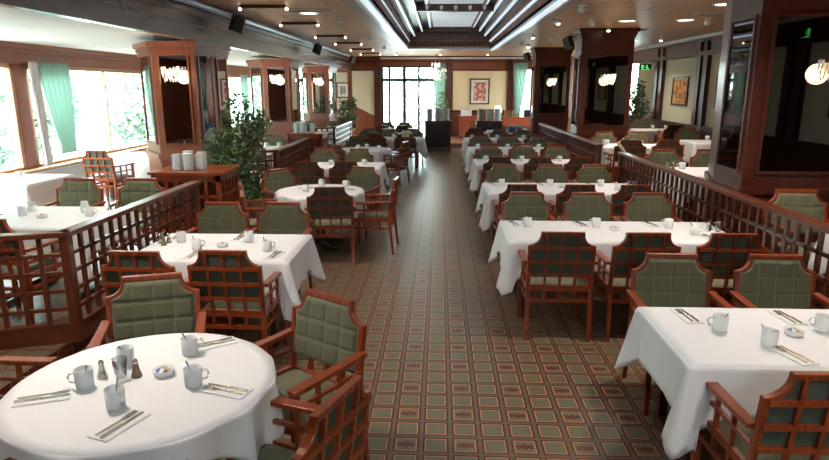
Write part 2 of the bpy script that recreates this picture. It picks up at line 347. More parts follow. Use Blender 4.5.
# far wall with the entrance
FY = 24.5
m = MB(); m.box(-7, FY, 0, -2.3, FY + .15, 3.9); m.box(.22, FY, 0, 2.95, FY + .15, 3.9); m.box(3.55, FY, 0, 6.2, FY + .15, 3.9); m.box(-2.3, FY, 2.84, .22, FY + .15, 3.9); m.box(2.95, FY, 2.75, 3.55, FY + .15, 3.9); m.box(2.95, FY, 0, 3.55, FY + .15, .9)
struct(m.build('wall_far', 'panel_wood'))
m = MB(); m.box(-2.55, FY - .12, .16, -2.3, FY, 3.2); m.box(.22, FY - .1, .16, .46, FY, 3.2); m.box(2.62, FY - .1, .16, 2.76, FY, 3.2); m.box(-3.4, FY - .05, 2.68, 4, FY, 2.72); m.box(-3.4, FY - .08, 2.98, 4, FY, 3.02); m.box(.46, FY - .05, 1.08, 2.62, FY, 1.15)
struct(m.build('trim_15', 'dark_panel_wood'))
struct(MB().box(-2.3, FY - .2, 3.10, 3.5, FY - .1, 3.15).build('trim_16', 'white_lacquer'))
struct(MB().box(.50, FY - .03, 1.17, 2.60, FY, 2.65).build('trim_17', 'wallpaper_sand'))
m = MB(); m.poly([(-3.43, FY - .03, 1.36), (-2.58, FY - .03, .95), (-2.58, FY - .03, 2.66), (-3.43, FY - .03, 2.66), (-3.43, FY, 1.36), (-2.58, FY, .95), (-2.58, FY, 2.66), (-3.43, FY, 2.66)], [(0, 1, 2, 3), (4, 7, 6, 5), (0, 4, 5, 1), (1, 5, 6, 2), (2, 6, 7, 3), (3, 7, 4, 0)])
struct(m.build('trim_18', 'wallpaper_cream'))
struct(MB().box(-6.9, FY - .03, .9, -3.62, FY, 2.6).build('trim_19', 'wallpaper_cream'))
r = struct(empty('door_1', (-1.04, FY + .06, .16))); f = MB()
for a in (-1.26, -.98, .17, 1.17): f.box(a, -.04, 0, a + .09, .04, 2.68)
f.box(-.42, -.05, 0, -.28, .05, 2.68)
f.box(-1.26, -.05, 2.10, 1.25, .05, 2.22); f.box(-1.26, -.04, 2.61, 1.25, .04, 2.68); f.box(-.4, -.05, 0, .2, .05, .12)
f.build('door_frame', 'steel_blue_frame', r); MB().box(-1.2, -.005, .1, 1.2, .005, 2.62).build('pane', 'window_glass', r)
MB().bar((-.30, -.07, .85), (-.30, -.07, 1.25), .03, .03).build('door_handle', 'steel', r)
r = struct(empty('window_8', (3.25, FY + .06, .9))); f = MB(); f.box(-.3, -.04, 0, -.25, .04, 1.85); f.box(.25, -.04, 0, .3, .04, 1.85); f.box(-.3, -.04, 0, .3, .04, .06); f.box(-.3, -.04, 1.79, .3, .04, 1.85)
f.build('window_frame', 'window_wood', r); MB().box(-.25, -.005, .06, .25, .005, 1.79).build('pane', 'window_glass', r)

# ---------------------------------------------------------------- pillars
def offset_poly(pts, d):
    cx = sum(p[0] for p in pts) / len(pts); cy = sum(p[1] for p in pts) / len(pts); out = []
    n = len(pts)
    for i in range(n):
        p0, p1, p2 = Vector(pts[i - 1]), Vector(pts[i]), Vector(pts[(i + 1) % n])
        a = (p1 - p0).normalized(); b_ = (p2 - p1).normalized(); na = Vector((a.y, -a.x)); nb = Vector((b_.y, -b_.x)); k = (na + nb); k = k / max(.3, k.dot(na)); out.append(tuple(p1 + k * d))
    return out
def pillar(loc, pts, top, base_z, faces, mz0, mz1, mat, label, group, darkside=False):
    """pts counter-clockwise; faces = list of (i, u0, u1) mirrors on edge i"""
    r = tag(empty('pillar', loc), label, 'pillar', group); x_, y_, _ = loc
    MB().prism(pts, 0, top).build('pillar_body', mat, r)
    m = MB(); m.prism(offset_poly(pts, .07), top - .07, top); m.prism(offset_poly(pts, .04), top - .13, top - .07); m.prism(offset_poly(pts, .02), top - .19, top - .13)
    m.build('cornice', mat, r)
    m = MB(); m.prism(offset_poly(pts, .03), 0, .18); m.prism(offset_poly(pts, .035), mz0 - .22, mz0 - .16); m.prism(offset_poly(pts, .015), mz0 - .28, mz0 - .22)
    m.build('base_moulding', mat, r)
    for i, u0, u1 in faces:
        p = Vector(pts[i]); q_ = Vector(pts[(i + 1) % len(pts)]); d = (q_ - p).normalized(); nn = Vector((d.y, -d.x)); L = (q_ - p).length
        def P(u, z, o): a = p + d * u + nn * o; return (a.x, a.y, z)
        a, b_ = u0, L - u1
        def slab(mb, ua, ub, za, zb, o0, o1):
            vs = [P(ua, za, o0), P(ub, za, o0), P(ub, zb, o0), P(ua, zb, o0), P(ua, za, o1), P(ub, za, o1), P(ub, zb, o1), P(ua, zb, o1)]
            mb.poly(vs, [(0, 3, 2, 1), (4, 5, 6, 7), (0, 1, 5, 4), (1, 2, 6, 5), (2, 3, 7, 6), (3, 0, 4, 7)])
        g_ = MB(); slab(g_, a, b_, mz0, mz1, .0, .008); mo = g_.build('mirror', 'mirror' if x_ < 0 else 'dark_mirror', r)
        f = MB(); t = .025
        for (ua, ub, za, zb) in ((a - t, a, mz0 - t, mz1 + t), (b_, b_ + t, mz0 - t, mz1 + t), (a, b_, mz1, mz1 + t), (a, b_, mz0 - t, mz0)): slab(f, ua, ub, za, zb, 0, .022)
        f.build('mirror_frame', mat, mo)
        f = MB(); slab(f, a, b_, .28, mz0 - .36, 0, .012); f.build('lower_panel', mat, r)
    return r
PL_ = [(-.3, 0), (.3, 0), (.35, .6), (.35, 1.2), (.1, 1.6), (-.6, 1.6), (-.82, 1.25), (-.82, .70)]
for k, yy in enumerate((8.7, 14.2, 19.1)):
    pillar((-3.72, yy, PZL), PL_, 2.55, 0, [(0, .1, .1), (1, .1, .1), (7, .14, .14), (2, .1, .1)], 1.14, 2.40, 'panel_wood',
           ['lit orange wooden mirrored pillar nearest on the window side, behind the first plate station', 'middle wooden mirrored pillar on the window side, behind the second plate station', 'farthest wooden mirrored pillar on the window side'][k], 'mirrored pillars under the left beam')
PR_ = [(0, 0), (1.25, 0), (1.55, .3), (1.55, .9), (1.25, 1.2), (.2, 1.2), (0, .6)]
for k, yy in enumerate((5.85, 13.0, 19.1)):
    pillar((2.85, yy, PZR), PR_ if k == 0 else [(0, 0), (1.05, 0), (1.05, .9), (.2, .9), (0, .6)], CZ - PZR - .005, 0, [(0, .14, .1), (6 if k == 0 else 4, .08, .08)], 1.03, 2.41, 'dark_panel_wood',
           ['huge dark wooden mirrored pillar at the right edge beyond the near right divider', 'dark wooden mirrored pillar halfway down the right side with loudspeaker', 'farthest dark wooden mirrored pillar on the right side'][k], 'mirrored pillars on the right')
# crystal wall lamps on the pillar mirrors
def make_sconce():
    r = empty('wall_lamp'); MB().lathe([(.0, 0), (.03, 0), (.03, .02), (0, .02)], 12).build('back_plate', 'brass', r).rotation_euler = (R(90), 0, 0)
    m = MB(); m.tube([(0, 0, 0), (0, -.04, .02), (0, -.07, .04)], .008, 8); m.build('arm', 'brass', r)
    m = MB(); m.lathe([(.02, .05), (.07, .045), (.075, .03), (.07, -.0), (.055, -.03), (.02, -.035)], 16, (0, -.10, 0), True)
    c_ = m.build('crystal_shade', 'crystal_glow', r)
    m = MB(); rnd = random.Random(3)
    for k in range(34):
        t = k * 2.4; rr = .12 * (1 - .25 * (k % 3) / 3); z = .07 - .05 * (k % 4) - .02 * rnd.random(); x_, y_ = rr * cos(t), -.10 + rr * .75 * sin(t)
        m.lathe([(0, .03), (.010, .005), (0, -.034)], 6, (x_, y_, z))
    m.build('crystal_drops', 'chandelier_glow', c_); return r
sc = make_sconce()
SL = [((-3.72, 8.68, 2.24), 'glowing crystal wall lamp on nearest left pillar mirror'), ((-3.72, 14.18, 2.24), 'glowing crystal wall lamp on middle left pillar mirror'), ((-3.72, 19.08, 2.24), 'glowing crystal wall lamp on farthest left pillar mirror'),
      ((3.60, 5.82, 2.22), 'glowing crystal wall lamp on huge right edge pillar mirror'), ((3.42, 12.98, 2.22), 'glowing crystal wall lamp on second right pillar mirror'), ((3.36, 19.08, 2.22), 'glowing crystal wall lamp on farthest right pillar mirror')]
for loc, lab in SL:
    o = place(sc, loc, 0, lab, 'lamp', 'crystal wall lamps on the pillars')
    lamp('wall_lamp_light', 'POINT', (loc[0], loc[1] - .32, loc[2] - .05), SCONCE, (1, .66, .36), shadow_soft_size=.1).parent = None

# ---------------------------------------------------------------- dividers and plate stations
def lattice(m, p, q, z0, z1, cell=.155, rows=4, t=.028):
    """crossing bars between points p,q (2D), into builder m"""
    p = Vector(p); q = Vector(q); L = (q - p).length; d = (q - p) / L; n = max(1, round(L / cell))
    for i in range(1, n):
        a = p + d * L * i / n; m.bar((a.x, a.y, z0), (a.x, a.y, z1), t, t * 1.2, up=(d.x, d.y, 0))
    for j in range(1, rows):
        z = z0 + (z1 - z0) * j / rows; m.bar((p.x, p.y, z), (q.x, q.y, z), t, t)
def divider(legs, zb, zt, label, group, mat='divider_wood', rows=5, cell=.150):
    r = tag(empty('lattice_divider', (legs[0][0], legs[0][1], zb)), label, 'divider', group); ox, oy = legs[0]
    pts = [(x_ - ox, y_ - oy) for x_, y_ in legs]; H = zt - zb
    for p in pts: MB().box(p[0] - .035, p[1] - .035, 0, p[0] + .035, p[1] + .035, H - .03).build('post', mat, r, bevel=.004)
    for p, q_ in zip(pts, pts[1:]):
        P = Vector(p); Q = Vector(q_); d = (Q - P).normalized(); a = P + d * .035; b_ = Q - d * .035; a0 = P - d * .04; b0 = Q + d * .04
        MB().bar((a0.x, a0.y, H - .02), (b0.x, b0.y, H - .02), .11, .04).build('top_rail', mat, r, bevel=.006)
        m = MB(); lattice(m, a, b_, .13, H - .04, cell, rows); m.build('lattice', mat, r)
        m = MB(); m.bar((a.x, a.y, .065), (b_.x, b_.y, .065), .05, .13); m.bar((a.x, a.y, .145), (b_.x, b_.y, .145), .065, .03); m.build('base_board', mat, r)
    return r
GD = 'lattice dividers along the aisle'
divider([(-2.80, 6.85), (-2.80, 4.35), (-3.95, 3.95), (-4.5, 2.4)], PZL, 1.0, 'nearest left wooden lattice divider, beside the round front table', GD)
divider([(-2.84, 13.1), (-2.82, 10.45), (-3.5, 10.1)], PZL, 1.0, 'second left wooden lattice divider, behind the big potted fig tree', GD)
divider([(-2.84, 19.6), (-2.84, 16.6), (-3.6, 16.15)], PZL, 1.0, 'farthest left wooden lattice divider, near the entrance', GD)
divider([(2.74, 2.6), (2.74, 9.33)], PZR, 1.10, 'nearest right wooden lattice divider, in front of the huge pillar', GD, rows=4, cell=.145)
divider([(2.74, 10.65), (2.74, 16.95)], PZR, 1.10, 'farther right wooden lattice divider, before the second pillar', GD, rows=4, cell=.145)

def station(x0, x1, y0, y1, zb, zt, label, mat='chair_wood', lat='chair_wood', group=None):
    r = tag(empty('plate_station', ((x0 + x1) / 2, y0, zb)), label, 'sideboard', group); hx = (x1 - x0) / 2; H = zt - zb; D = y1 - y0
    MB().box(-hx - .03, -.03, H - .035, hx + .03, D + .03, H).build('worktop', mat, r, bevel=.005)
    m = MB()
    for a in (-hx, hx - .05):
        for b_ in (0, D - .05): m.box(a, b_, 0, a + .05, b_ + .05, H - .035)
    m.box(-hx, 0, .0, hx, D, .12); m.box(-hx, .0, H - .12, hx, D, H - .035); m.build('carcass', mat, r)
    m = MB(); m.box(-hx + .05, .05, .12, hx - .05, D - .05, H - .12); m.build('inner_cabinet', 'dark_lattice' if lat != 'chair_wood' else 'dark_panel_wood', r)
    m = MB(); lattice(m, (-hx + .05, .015), (hx - .05, .015), .12, H - .12, .13, 4, .03); lattice(m, (hx - .015, .05), (hx - .015, D - .05), .12, H - .12, .13, 4, .03)
    m.build('lattice_front', lat, r); return r
GS = 'plate stations'
station(-3.45, -2.62, 7.15, 7.85, PZL, 1.06, 'orange wooden plate station at the end of the nearest left divider', group=GS)
station(-3.3, -2.55, 13.35, 14.0, PZL, 1.06, 'orange wooden plate station at the end of the second left divider', group=GS)
station(-.48, .36, 20.1, 20.8, 0, .98, 'dark plate station in the aisle before the entrance doors', 'slat_wood', 'dark_lattice', GS)
station(1.20, 2.02, 20.1, 20.8, 0, .98, 'dark plate station right of the entrance, before the red counter', 'slat_wood', 'dark_lattice', GS)

# plates: stacks of standing white plates
def make_plate():
    m = MB(); m.lathe([(0, 0), (.035, 0), (.04, .004), (.062, .015), (.064, .018), (.04, .009), (0, .008)], 20); return m.build('saucer', 'ceramic', smooth=True)
plate = make_plate()
def stack(x_, y_, z_, n, where, grp):
    PK = 'plate' if 'plate stack' in where else 'saucer'
    for k in range(n): place(plate, (x_, y_, z_ + k * (.0125 if PK == 'saucer' else .0155)), 0, ('topmost white %s of the ' % PK if k == n - 1 else 'bottom white %s of the ' % PK if k == 0 else 'white %s within the ' % PK) + where, PK, grp)
for (x_, y_, n, nm) in ((-3.20, 7.35, 15, 'front left'), (-3.06, 7.33, 16, 'second from left'), (-2.92, 7.36, 15, 'front right'), (-3.12, 7.50, 17, 'back left'), (-2.96, 7.52, 16, 'back right')):
    stack(x_, y_, 1.06, n, nm + ' saucer stack on the nearest plate station', nm + ' stack on the nearest station')
for (x_, y_, nm) in ((-3.15, 13.55, 'left'), (-2.98, 13.53, 'middle'), (-2.81, 13.57, 'right'), (-3.06, 13.70, 'back')):
    stack(x_, y_, 1.06, 16, nm + ' saucer stack on the second left plate station', nm + ' stack on the second station')
m = MB(); m.lathe([(0, 0), (.07, 0), (.075, .005), (.115, .018), (.118, .021), (.075, .010), (0, .009)], 20); plate = m.build('plate', 'ceramic', smooth=True); PN = ['plate']
for (x_, sn) in ((-.06, 'dark aisle'), (1.61, 'dark right')):
    for dx, sd in ((-.27, 'left'), (0, 'middle'), (.27, 'right')):
        stack(x_ + dx, 20.35, .98, 24, sd + ' plate stack on the %s station' % sn, sd + ' stack on the %s station' % sn)

# ---------------------------------------------------------------- chair
def outline(inset=0.0, zb=.56):
    """chair back outline (x,z), left-bottom round to right-bottom, concave shoulders"""
    W = .268 - inset; T_ = .93 - inset; w = .172 - inset * .4; sh = .815 - inset * .4
    right = [(W, zb), (W, sh)]
    for k in range(1, 6):
        t = pi / 2 * k / 6; right.append((W - (W - w) * sin(t), sh + (T_ - .018 - sh) * (1 - cos(t))))
    right.append((w, T_ - .018)); right.append((w, T_))
    return right + [(-x_, z) for x_, z in reversed(right)]
def by(z): return -.235 - max(0, z - .45) * .14            # plane of the reclined back
def make_chair():
    r = empty('dining_armchair')
    # seat
    m = MB(); n = 12; vs = []; fs = []
    for i in range(n + 1):
        for j in range(n + 1):
            u, v_ = i / n * 2 - 1, j / n * 2 - 1; hw = .235 + .02 * (v_ + 1) / 2
            e = max(abs(u), abs(v_)); vs.append((u * hw, v_ * .23 + .0, .485 - .035 * max(0, e - .75) / .25 - .006 * (abs(sin(pi * 2 * u)) < .05)))
    for i in range(n):
        for j in range(n): a = i * (n + 1) + j; fs.append((a, a + n + 1, a + n + 2, a + 1))
    m.poly(vs, fs); m.box(-.235, -.23, .42, .235, .23, .452); m.build('seat', 'green_velvet', r, smooth=False)
    # upholstered backrest panel with stitched squares
    def half(z, ins=.026):
        W = .268 - ins; w = .172 - ins * .4; sh = .815 - ins * .4; T_ = .93 - ins
        if z <= sh: return W
        t = math.acos(max(-1, min(1, 1 - (z - sh) / (T_ - sh)))); return W - (W - w) * sin(t)
    m = MB(); nx, nz_ = 48, 40; z0, z1 = .545, .903; vs = []; fs = []
    for j in range(nz_ + 1):
        z = z0 + (z1 - z0) * j / nz_
        for i in range(nx + 1):
            u = i / nx * 2 - 1; x_ = u * half(z); e = min(1, (1 - abs(u)) * 8, (1 - abs(j / nz_ * 2 - 1)) * 8)
            px = abs(sin(pi * x_ / .116)); pz_ = abs(sin(pi * (z - z0) / .116)); pf = min(1, px * 2.2, 1) * min(1, pz_ * 2.2)
            vs.append((x_, by(z) + .014 + .018 * sqrt(e) * (.55 + .45 * pf), z))
    k0 = len(vs)
    for j in range(nz_):
        for i in range(nx): a = j * (nx + 1) + i; fs.append((a, a + nx + 1, a + nx + 2, a + 1))
    m.poly(vs, fs)
    g2 = MB(); g2.poly([(x_ * .985, by(z) - .005, z) for (x_, y_, z) in vs], [f[::-1] for f in fs]); g2.poly([(x_ * .985, by(z) - .002, z) for (x_, y_, z) in vs], fs); g2.build('back_panel', 'dark_green_cloth', r)
    # flat rear of the panel
    vs2 = [(x_, by(z) - .002, z) for (x_, y_, z) in vs]; m.poly(vs2, [f[::-1] for f in fs]); N = len(vs)
    edge = [i for i in range(nx + 1)] + [(nx + 1) * j + nx for j in range(1, nz_ + 1)] + [(nx + 1) * nz_ + i for i in range(nx - 1, -1, -1)] + [(nx + 1) * j for j in range(nz_ - 1, 0, -1)]
    for a, b_ in zip(edge, edge[1:] + edge[:1]): m.f.append((b_, a, a + N, b_ + N))
    m.build('backrest', 'tufted_velvet', r, smooth=True)
    # outline frame
    m = MB(); o_, i_ = outline(0, .43), outline(.030, .468)
    m.ring(o_, i_, lambda p: (p[0], by(p[1]) + .022, p[1]), lambda p: (p[0], by(p[1]) - .016, p[1]))
    m.build('back_frame', 'chair_wood', r, bevel=.004)
    m = MB(); t = .026
    for x_ in (-.122, 0, .122): m.bar((x_, by(.92) - .012, .91), (x_, by(.45) - .012, .45), t, .020, up=(1, 0, 0)); m.bar((x_, -.236, .45), (x_, -.243, .33), t, .02, up=(1, 0, 0))
    for z in (.795, .675, .56): m.bar((-.25, by(z) - .015, z), (.25, by(z) - .015, z), .022, t)
    m.build('back_lattice', 'chair_wood', r)
    m = MB()
    for z, h_ in ((.44, .045), (.335, .03)):
        m.bar((-.25, -.24, z), (.25, -.24, z), .024, h_); m.bar((-.25, .235, z if z > .4 else .335), (.25, .235, z if z > .4 else .335), .024, h_)
        for sx in (-1, 1): m.bar((sx * .252, -.24, z), (sx * .265, .235, z), .024, h_)
    m.build('seat_frame', 'chair_wood', r)
    for sx in (-1, 1):
        MB().bar((sx * .252, -.236, .46), (sx * .256, -.285, 0), .034, .036, up=(0, 1, 0), w2=.8).build('leg', 'chair_wood', r)
        m = MB(); m.bar((sx * .268, .235, .645), (sx * .262, .235, 0), .036, .036, up=(0, 1, 0), w2=.85); m.build('leg', 'chair_wood', r)
        m = MB(); P = [(-.262, .665, .05), (-.15, .66, .052), (.1, .655, .058), (.262, .655, .060)]; vs = []
        for (y_, z, w_) in P:
            for a, c_ in ((-1, -1), (1, -1), (1, 1), (-1, 1)): vs.append((sx * .275 + a * w_ * .5, y_, z + c_ * .013))
        fs = [(0, 1, 2, 3), (15, 14, 13, 12)]
        for k in range(3):
            for a in range(4): fs.append((k * 4 + a, k * 4 + 4 + a, k * 4 + 4 + (a + 1) % 4, k * 4 + (a + 1) % 4))
        m.poly(vs, fs); m.build('armrest', 'chair_wood', r, bevel=.004)
        m = MB()
        for y_ in (-.08, .075): m.bar((sx * .262, y_, .645), (sx * .26, y_, .335), .02, .02, up=(1, 0, 0))
        m.bar((sx * .258, -.245, .56), (sx * .266, .235, .56), .02, .02)
        m.build('side_lattice', 'chair_wood', r)
    return r
chair = make_chair()
def put_chair(cx, cy, fdir, z, label, group):
    """cx,cy = centre of the top of the back, fdir = direction the sitter faces"""
    l = hypot(*fdir); dx, dy = fdir[0] / l, fdir[1] / l; rz = atan2(dy, dx) - pi / 2
    return place(chair, (cx + dx * .30, cy + dy * .30, z), rz, label, 'chair', group)

# ---------------------------------------------------------------- tables, cloths
def cloth_mesh(path, top_inner, drop_fn, flare_fn, zt, rows=9):
    """path: list of (x,y,nx,ny) round the edge; top filled as a fan of rings"""
    m = MB(); n = len(path); cx = sum(p[0] for p in path) / n; cy = sum(p[1] for p in path) / n
    ringsets = []
    for t in (.0, .5, .9, 1.0): ringsets.append([(cx + (p[0] - cx) * t, cy + (p[1] - cy) * t, zt - (.0 if t < 1 else .003)) for p in path])
    ringsets[-1] = [(p[0] + p[2] * .0, p[1] + p[3] * .0, zt - .002) for p in path]
    for k in range(rows + 1):
        t = max(k / rows, .05); rr = []
        for i, p in enumerate(path):
            D = drop_fn(i); fl = flare_fn(i, t); z = zt - .004 - D * t; rr.append((p[0] + p[2] * (.008 + fl), p[1] + p[3] * (.008 + fl), z))
        ringsets.append(rr)
    vs = []; fs = []
    vs.append((cx, cy, zt)); ringsets = ringsets[1:]; ringsets.insert(3, [tuple(p) for p in ringsets[2]]); 
    for rg in ringsets: vs += rg
    for i in range(n): fs.append((0, 1 + i, 1 + (i + 1) % n))
    for k in range(len(ringsets) - 1):
        if k == 2: continue
        for i in range(n):
            a = 1 + k * n + i; b_ = 1 + k * n + (i + 1) % n; fs.append((a, a + n, b_ + n, b_))
    m.poly(vs, fs); return m
TH = .74
def rect_cloth(hx, hy, drop, seed=0, amp=1.0):
    rnd = random.Random(seed); path = []; cor = []
    per = []
    N = 26
    def seg(ax, ay, bx, by_, nx, ny, n_):
        L = hypot(bx - ax, by_ - ay)
        for i in range(n_):
            t = (i + .5) / n_; x_, y_ = ax + (bx - ax) * t, ay + (by_ - ay) * t; dc = min(t, 1 - t) * L; per.append((x_, y_, nx, ny, dc))
    def corner(x_, y_, sx, sy):
        for k in range(7):
            t = k / 6 * pi / 2
            if sx * sy > 0: a = (cos(t), sin(t))
            else: a = (sin(t), cos(t))
            per.append((x_ - sx * .012 * (1 - a[0]), y_ - sy * .012 * (1 - a[1]), sx * a[0], sy * a[1], abs(k - 3) * .012))
    nx_, ny_ = int(hx * 2 / .05), int(hy * 2 / .05)
    seg(hx, -hy, hx, hy, 1, 0, ny_); corner(hx, hy, 1, 1); seg(hx, hy, -hx, hy, 0, 1, nx_); corner(-hx, hy, -1, 1)
    seg(-hx, hy, -hx, -hy, -1, 0, ny_); corner(-hx, -hy, -1, -1); seg(-hx, -hy, hx, -hy, 0, -1, nx_); corner(hx, -hy, 1, -1)
    n = len(per); ph = [rnd.uniform(0, 6) for _ in range(3)]
    def near(i):                                    # 1 at the corner, 0 away
        d = per[i][4]; return max(0, 1 - max(d, 0) / .30)
    def drop_fn(i):
        c_ = near(i); return drop * (1 + .78 * c_ ** 2.6) + .01 * sin(i * .9 + ph[0])
    def fl(i, t):
        c_ = near(i); d = per[i][4]
        wave = .012 * sin(i * .55 + ph[1]) * t + .006 * sin(i * 1.3 + ph[2]) * t
        k = .02 * t + wave
        if d < .04: k += .075 * t * amp
        else: k += (.02 * c_ * t - .035 * sin(min(1, max(0, d) / .16) * pi) * t) * amp
        return k
    return cloth_mesh([p[:4] for p in per], None, drop_fn, fl, 0)
def round_cloth(rad, drop, folds=11, seed=0, square=None):
    rnd = random.Random(seed); n = 132; ph = rnd.uniform(0, 6)
    path = [(rad * cos(2 * pi * i / n), rad * sin(2 * pi * i / n), cos(2 * pi * i / n), sin(2 * pi * i / n)) for i in range(n)]
    def fl(i, t):
        a = 2 * pi * i / n; return t ** .6 * (.006 + .052 * (1 - 2 * abs(sin(folds * .5 * a + ph + .8 * sin(2 * a))) ** .7) + .008 * sin(23 * a))
    if square is not None:                                # a square cloth on the round top: short at its sides, long at its corners
        dq = lambda i: (rad + .13) / max(abs(cos(2 * pi * i / n - square)), abs(sin(2 * pi * i / n - square))) - rad
        return cloth_mesh(path, None, dq, lambda i, t: fl(i, t) * (.35 + 2.2 * dq(i)), 0)
    return cloth_mesh(path, None, lambda i: drop * (1 + .10 * sin(4 * 2 * pi * i / n + ph)), fl, 0)
def rect_table(x0, x1, y0, y1, z, name, group='long white tables', drop=.27, seed=0, amp=1.0, glabel='wooden four-legged table under the cloth of the %s'):
    cx, cy = (x0 + x1) / 2, (y0 + y1) / 2; hx, hy = (x1 - x0) / 2, (y1 - y0) / 2
    r = tag(empty('dining_table', (cx, cy, z)), (glabel % name), 'table', group)
    MB().box(-hx + .01, -hy + .01, TH - .035, hx - .01, hy - .01, TH).build('tabletop', 'chair_wood', r)
    for sx in (-1, 1):
        m = MB(); a = sx * (hx - .16); m.bar((a, -hy + .06, .05), (a, hy - .06, .05), .06, .06); m.build('foot_rail', 'slat_wood', r)
        for sy in (-1, 1): MB().bar((a, sy * (hy - .1), .0), (a, sy * (hy - .1), TH - .035), .05, .05).build('leg', 'slat_wood', r)
    c_ = rect_cloth(hx + .005, hy + .005, drop, seed, amp).build('tablecloth', 'table_linen', solid=.003, smooth=True); c_.location = (cx, cy, z + TH + .006)
    tag(c_, 'white tablecloth draped over the ' + name, 'tablecloth', 'white tablecloths on long tables')
    return z + TH + .0065
def round_table(cx, cy, rad, z, name, drop=.3, seed=0, square=None):
    r = tag(empty('round_table', (cx, cy, z)), 'round wooden pedestal table under the cloth of the ' + name, 'table', 'round tables')
    MB().lathe([(0, TH - .035), (rad - .01, TH - .035), (rad - .01, TH), (0, TH)], 40).build('tabletop', 'chair_wood', r)
    MB().lathe([(.05, 0), (.05, .2), (.035, .4), (.05, TH - .035)], 16).build('pedestal', 'slat_wood', r)
    for k in range(4):
        t = pi / 4 + k * pi / 2; MB().bar((0, 0, .10), (cos(t) * .33, sin(t) * .33, .025), .05, .05).build('foot', 'slat_wood', r)
    c_ = round_cloth(rad, drop, seed=seed, square=square).build('tablecloth', 'table_linen', solid=.003, smooth=True); c_.location = (cx, cy, z + TH + .006)
    tag(c_, 'round white tablecloth draped over the ' + name, 'tablecloth', 'round white tablecloths'); return z + TH + .0065

# ---------------------------------------------------------------- tableware
def make_cup():
    r = empty('coffee_cup')
    MB().lathe([(0, .004), (.033, 0), (.036, .003), (.038, .03), (.0405, .088), (.038, .088), (.0355, .03), (.031, .008), (0, .008)], 22).build('cup_body', 'ceramic', r, smooth=True)
    m = MB(); m.tube([(.036 + .0 , 0, .068), (.058, 0, .070), (.066, 0, .052), (.058, 0, .032), (.036, 0, .026)], .0055, 8); m.build('handle', 'ceramic', r, smooth=True); return r
def make_spoon():
    m = MB(); m.tube([(-.014, 0, .012), (.020, 0, .07), (.042, 0, .106)], [.0035, .0028, .0045], 6); return m.build('teaspoon', 'steel', smooth=True)
def make_napkin():
    m = MB(); m.box(-.05, -.11, 0, .05, .11, .004); m.box(-.05, -.11, .004, .046, .108, .007); return m.build('napkin', 'napkin_linen')
def make_knife():
    m = MB(); m.prism([(-.010, .10), (-.009, .0), (-.006, -.01), (.006, -.01), (.008, .0), (.005, .095), (.0, .108)], 0, .0025); m.bar((0, -.005, .003), (0, -.105, .003), .014, .007); return m.build('knife', 'steel')
def make_fork():
    m = MB(); m.bar((0, -.1, .003), (0, .03, .003), .009, .005); m.prism([(-.012, .03), (.012, .03), (.013, .055), (-.013, .055)], 0, .003)
    for k in (-.0105, -.0035, .0035, .0105): m.bar((k, .05, .0025), (k * .95, .098, .004), .004, .003)
    return m.build('fork', 'steel')
def make_bowl():
    r = empty('sugar_bowl'); MB().lathe([(0, .003), (.038, 0), (.044, .004), (.048, .030), (.044, .031), (.040, .016), (0, .014)], 22).build('bowl', 'ceramic', r, smooth=True)
    for k, mt in enumerate(('napkin_linen', 'sugar_packet_tan', 'sugar_packet_blue', 'napkin_linen', 'sugar_packet_tan')):
        t = k * 1.25; o = MB().box(-.019, -.011, -.002, .019, .011, .002).build('sugar_packet', mt, r); o.location = (.016 * cos(t), .016 * sin(t), .022 + .003 * k); o.rotation_euler = (.3 * sin(t * 2), .35, t)
    return r
def make_shaker(body):
    r = empty('salt_shaker' if body != 'pepper_wood' else 'pepper_shaker')
    MB().lathe([(0, 0), (.024, 0), (.024, .006), (.017, .03), (.011, .062), (.012, .066), (0, .066)], 14).build('shaker_body', body, r, smooth=True)
    MB().lathe([(.012, .066), (.013, .074), (.008, .085), (0, .088)], 12).build('cap', 'steel', r, smooth=True); return r
def make_glass():
    m = MB(); m.lathe([(0, .003), (.022, 0), (.024, .003), (.034, .095), (.032, .095), (.022, .008), (0, .008)], 16); return m.build('drinking_glass', 'drinking_glass', smooth=True)
def make_pot():
    r = empty('creamer_jug'); MB().lathe([(0, .0), (.03, 0), (.042, .03), (.038, .07), (.03, .095), (.033, .11), (.030, .11), (.026, .09), (0, .085)], 18).build('jug_body', 'ceramic', r, smooth=True)
    m = MB(); m.tube([(.036, 0, .085), (.06, 0, .08), (.062, 0, .05), (.04, 0, .03)], .005, 8); m.build('handle', 'ceramic', r, smooth=True); return r
CUP, SPOON, NAP, KNIFE, FORK, BOWL, SALT, PEP, GLASS, JUG = make_cup(), make_spoon(), make_napkin(), make_knife(), make_fork(), make_bowl(), make_shaker('steel'), make_shaker('pepper_wood'), make_glass(), make_pot()
def cup(x_, y_, z, rz, where, spoon=False):
    place(CUP, (x_, y_, z), rz, 'white coffee cup ' + where, 'cup', 'white coffee cups')
    if spoon:
        t = rz + 2.2; place(SPOON, (x_, y_, z + .004), t, 'teaspoon in the cup ' + where, 'spoon', 'teaspoons in cups')
def setting(x_, y_, z, rz, where):
    place(NAP, (x_, y_, z), rz, 'folded white napkin ' + where, 'napkin', 'folded napkins')
    c_, s_ = cos(rz), sin(rz)
    place(KNIFE, (x_ + .016 * c_, y_ + .016 * s_, z + .007), rz, 'steel knife on napkin ' + where, 'knife', 'table knives')
    place(FORK, (x_ - .016 * c_, y_ - .016 * s_, z + .007), rz, 'steel fork on napkin ' + where, 'fork', 'forks')

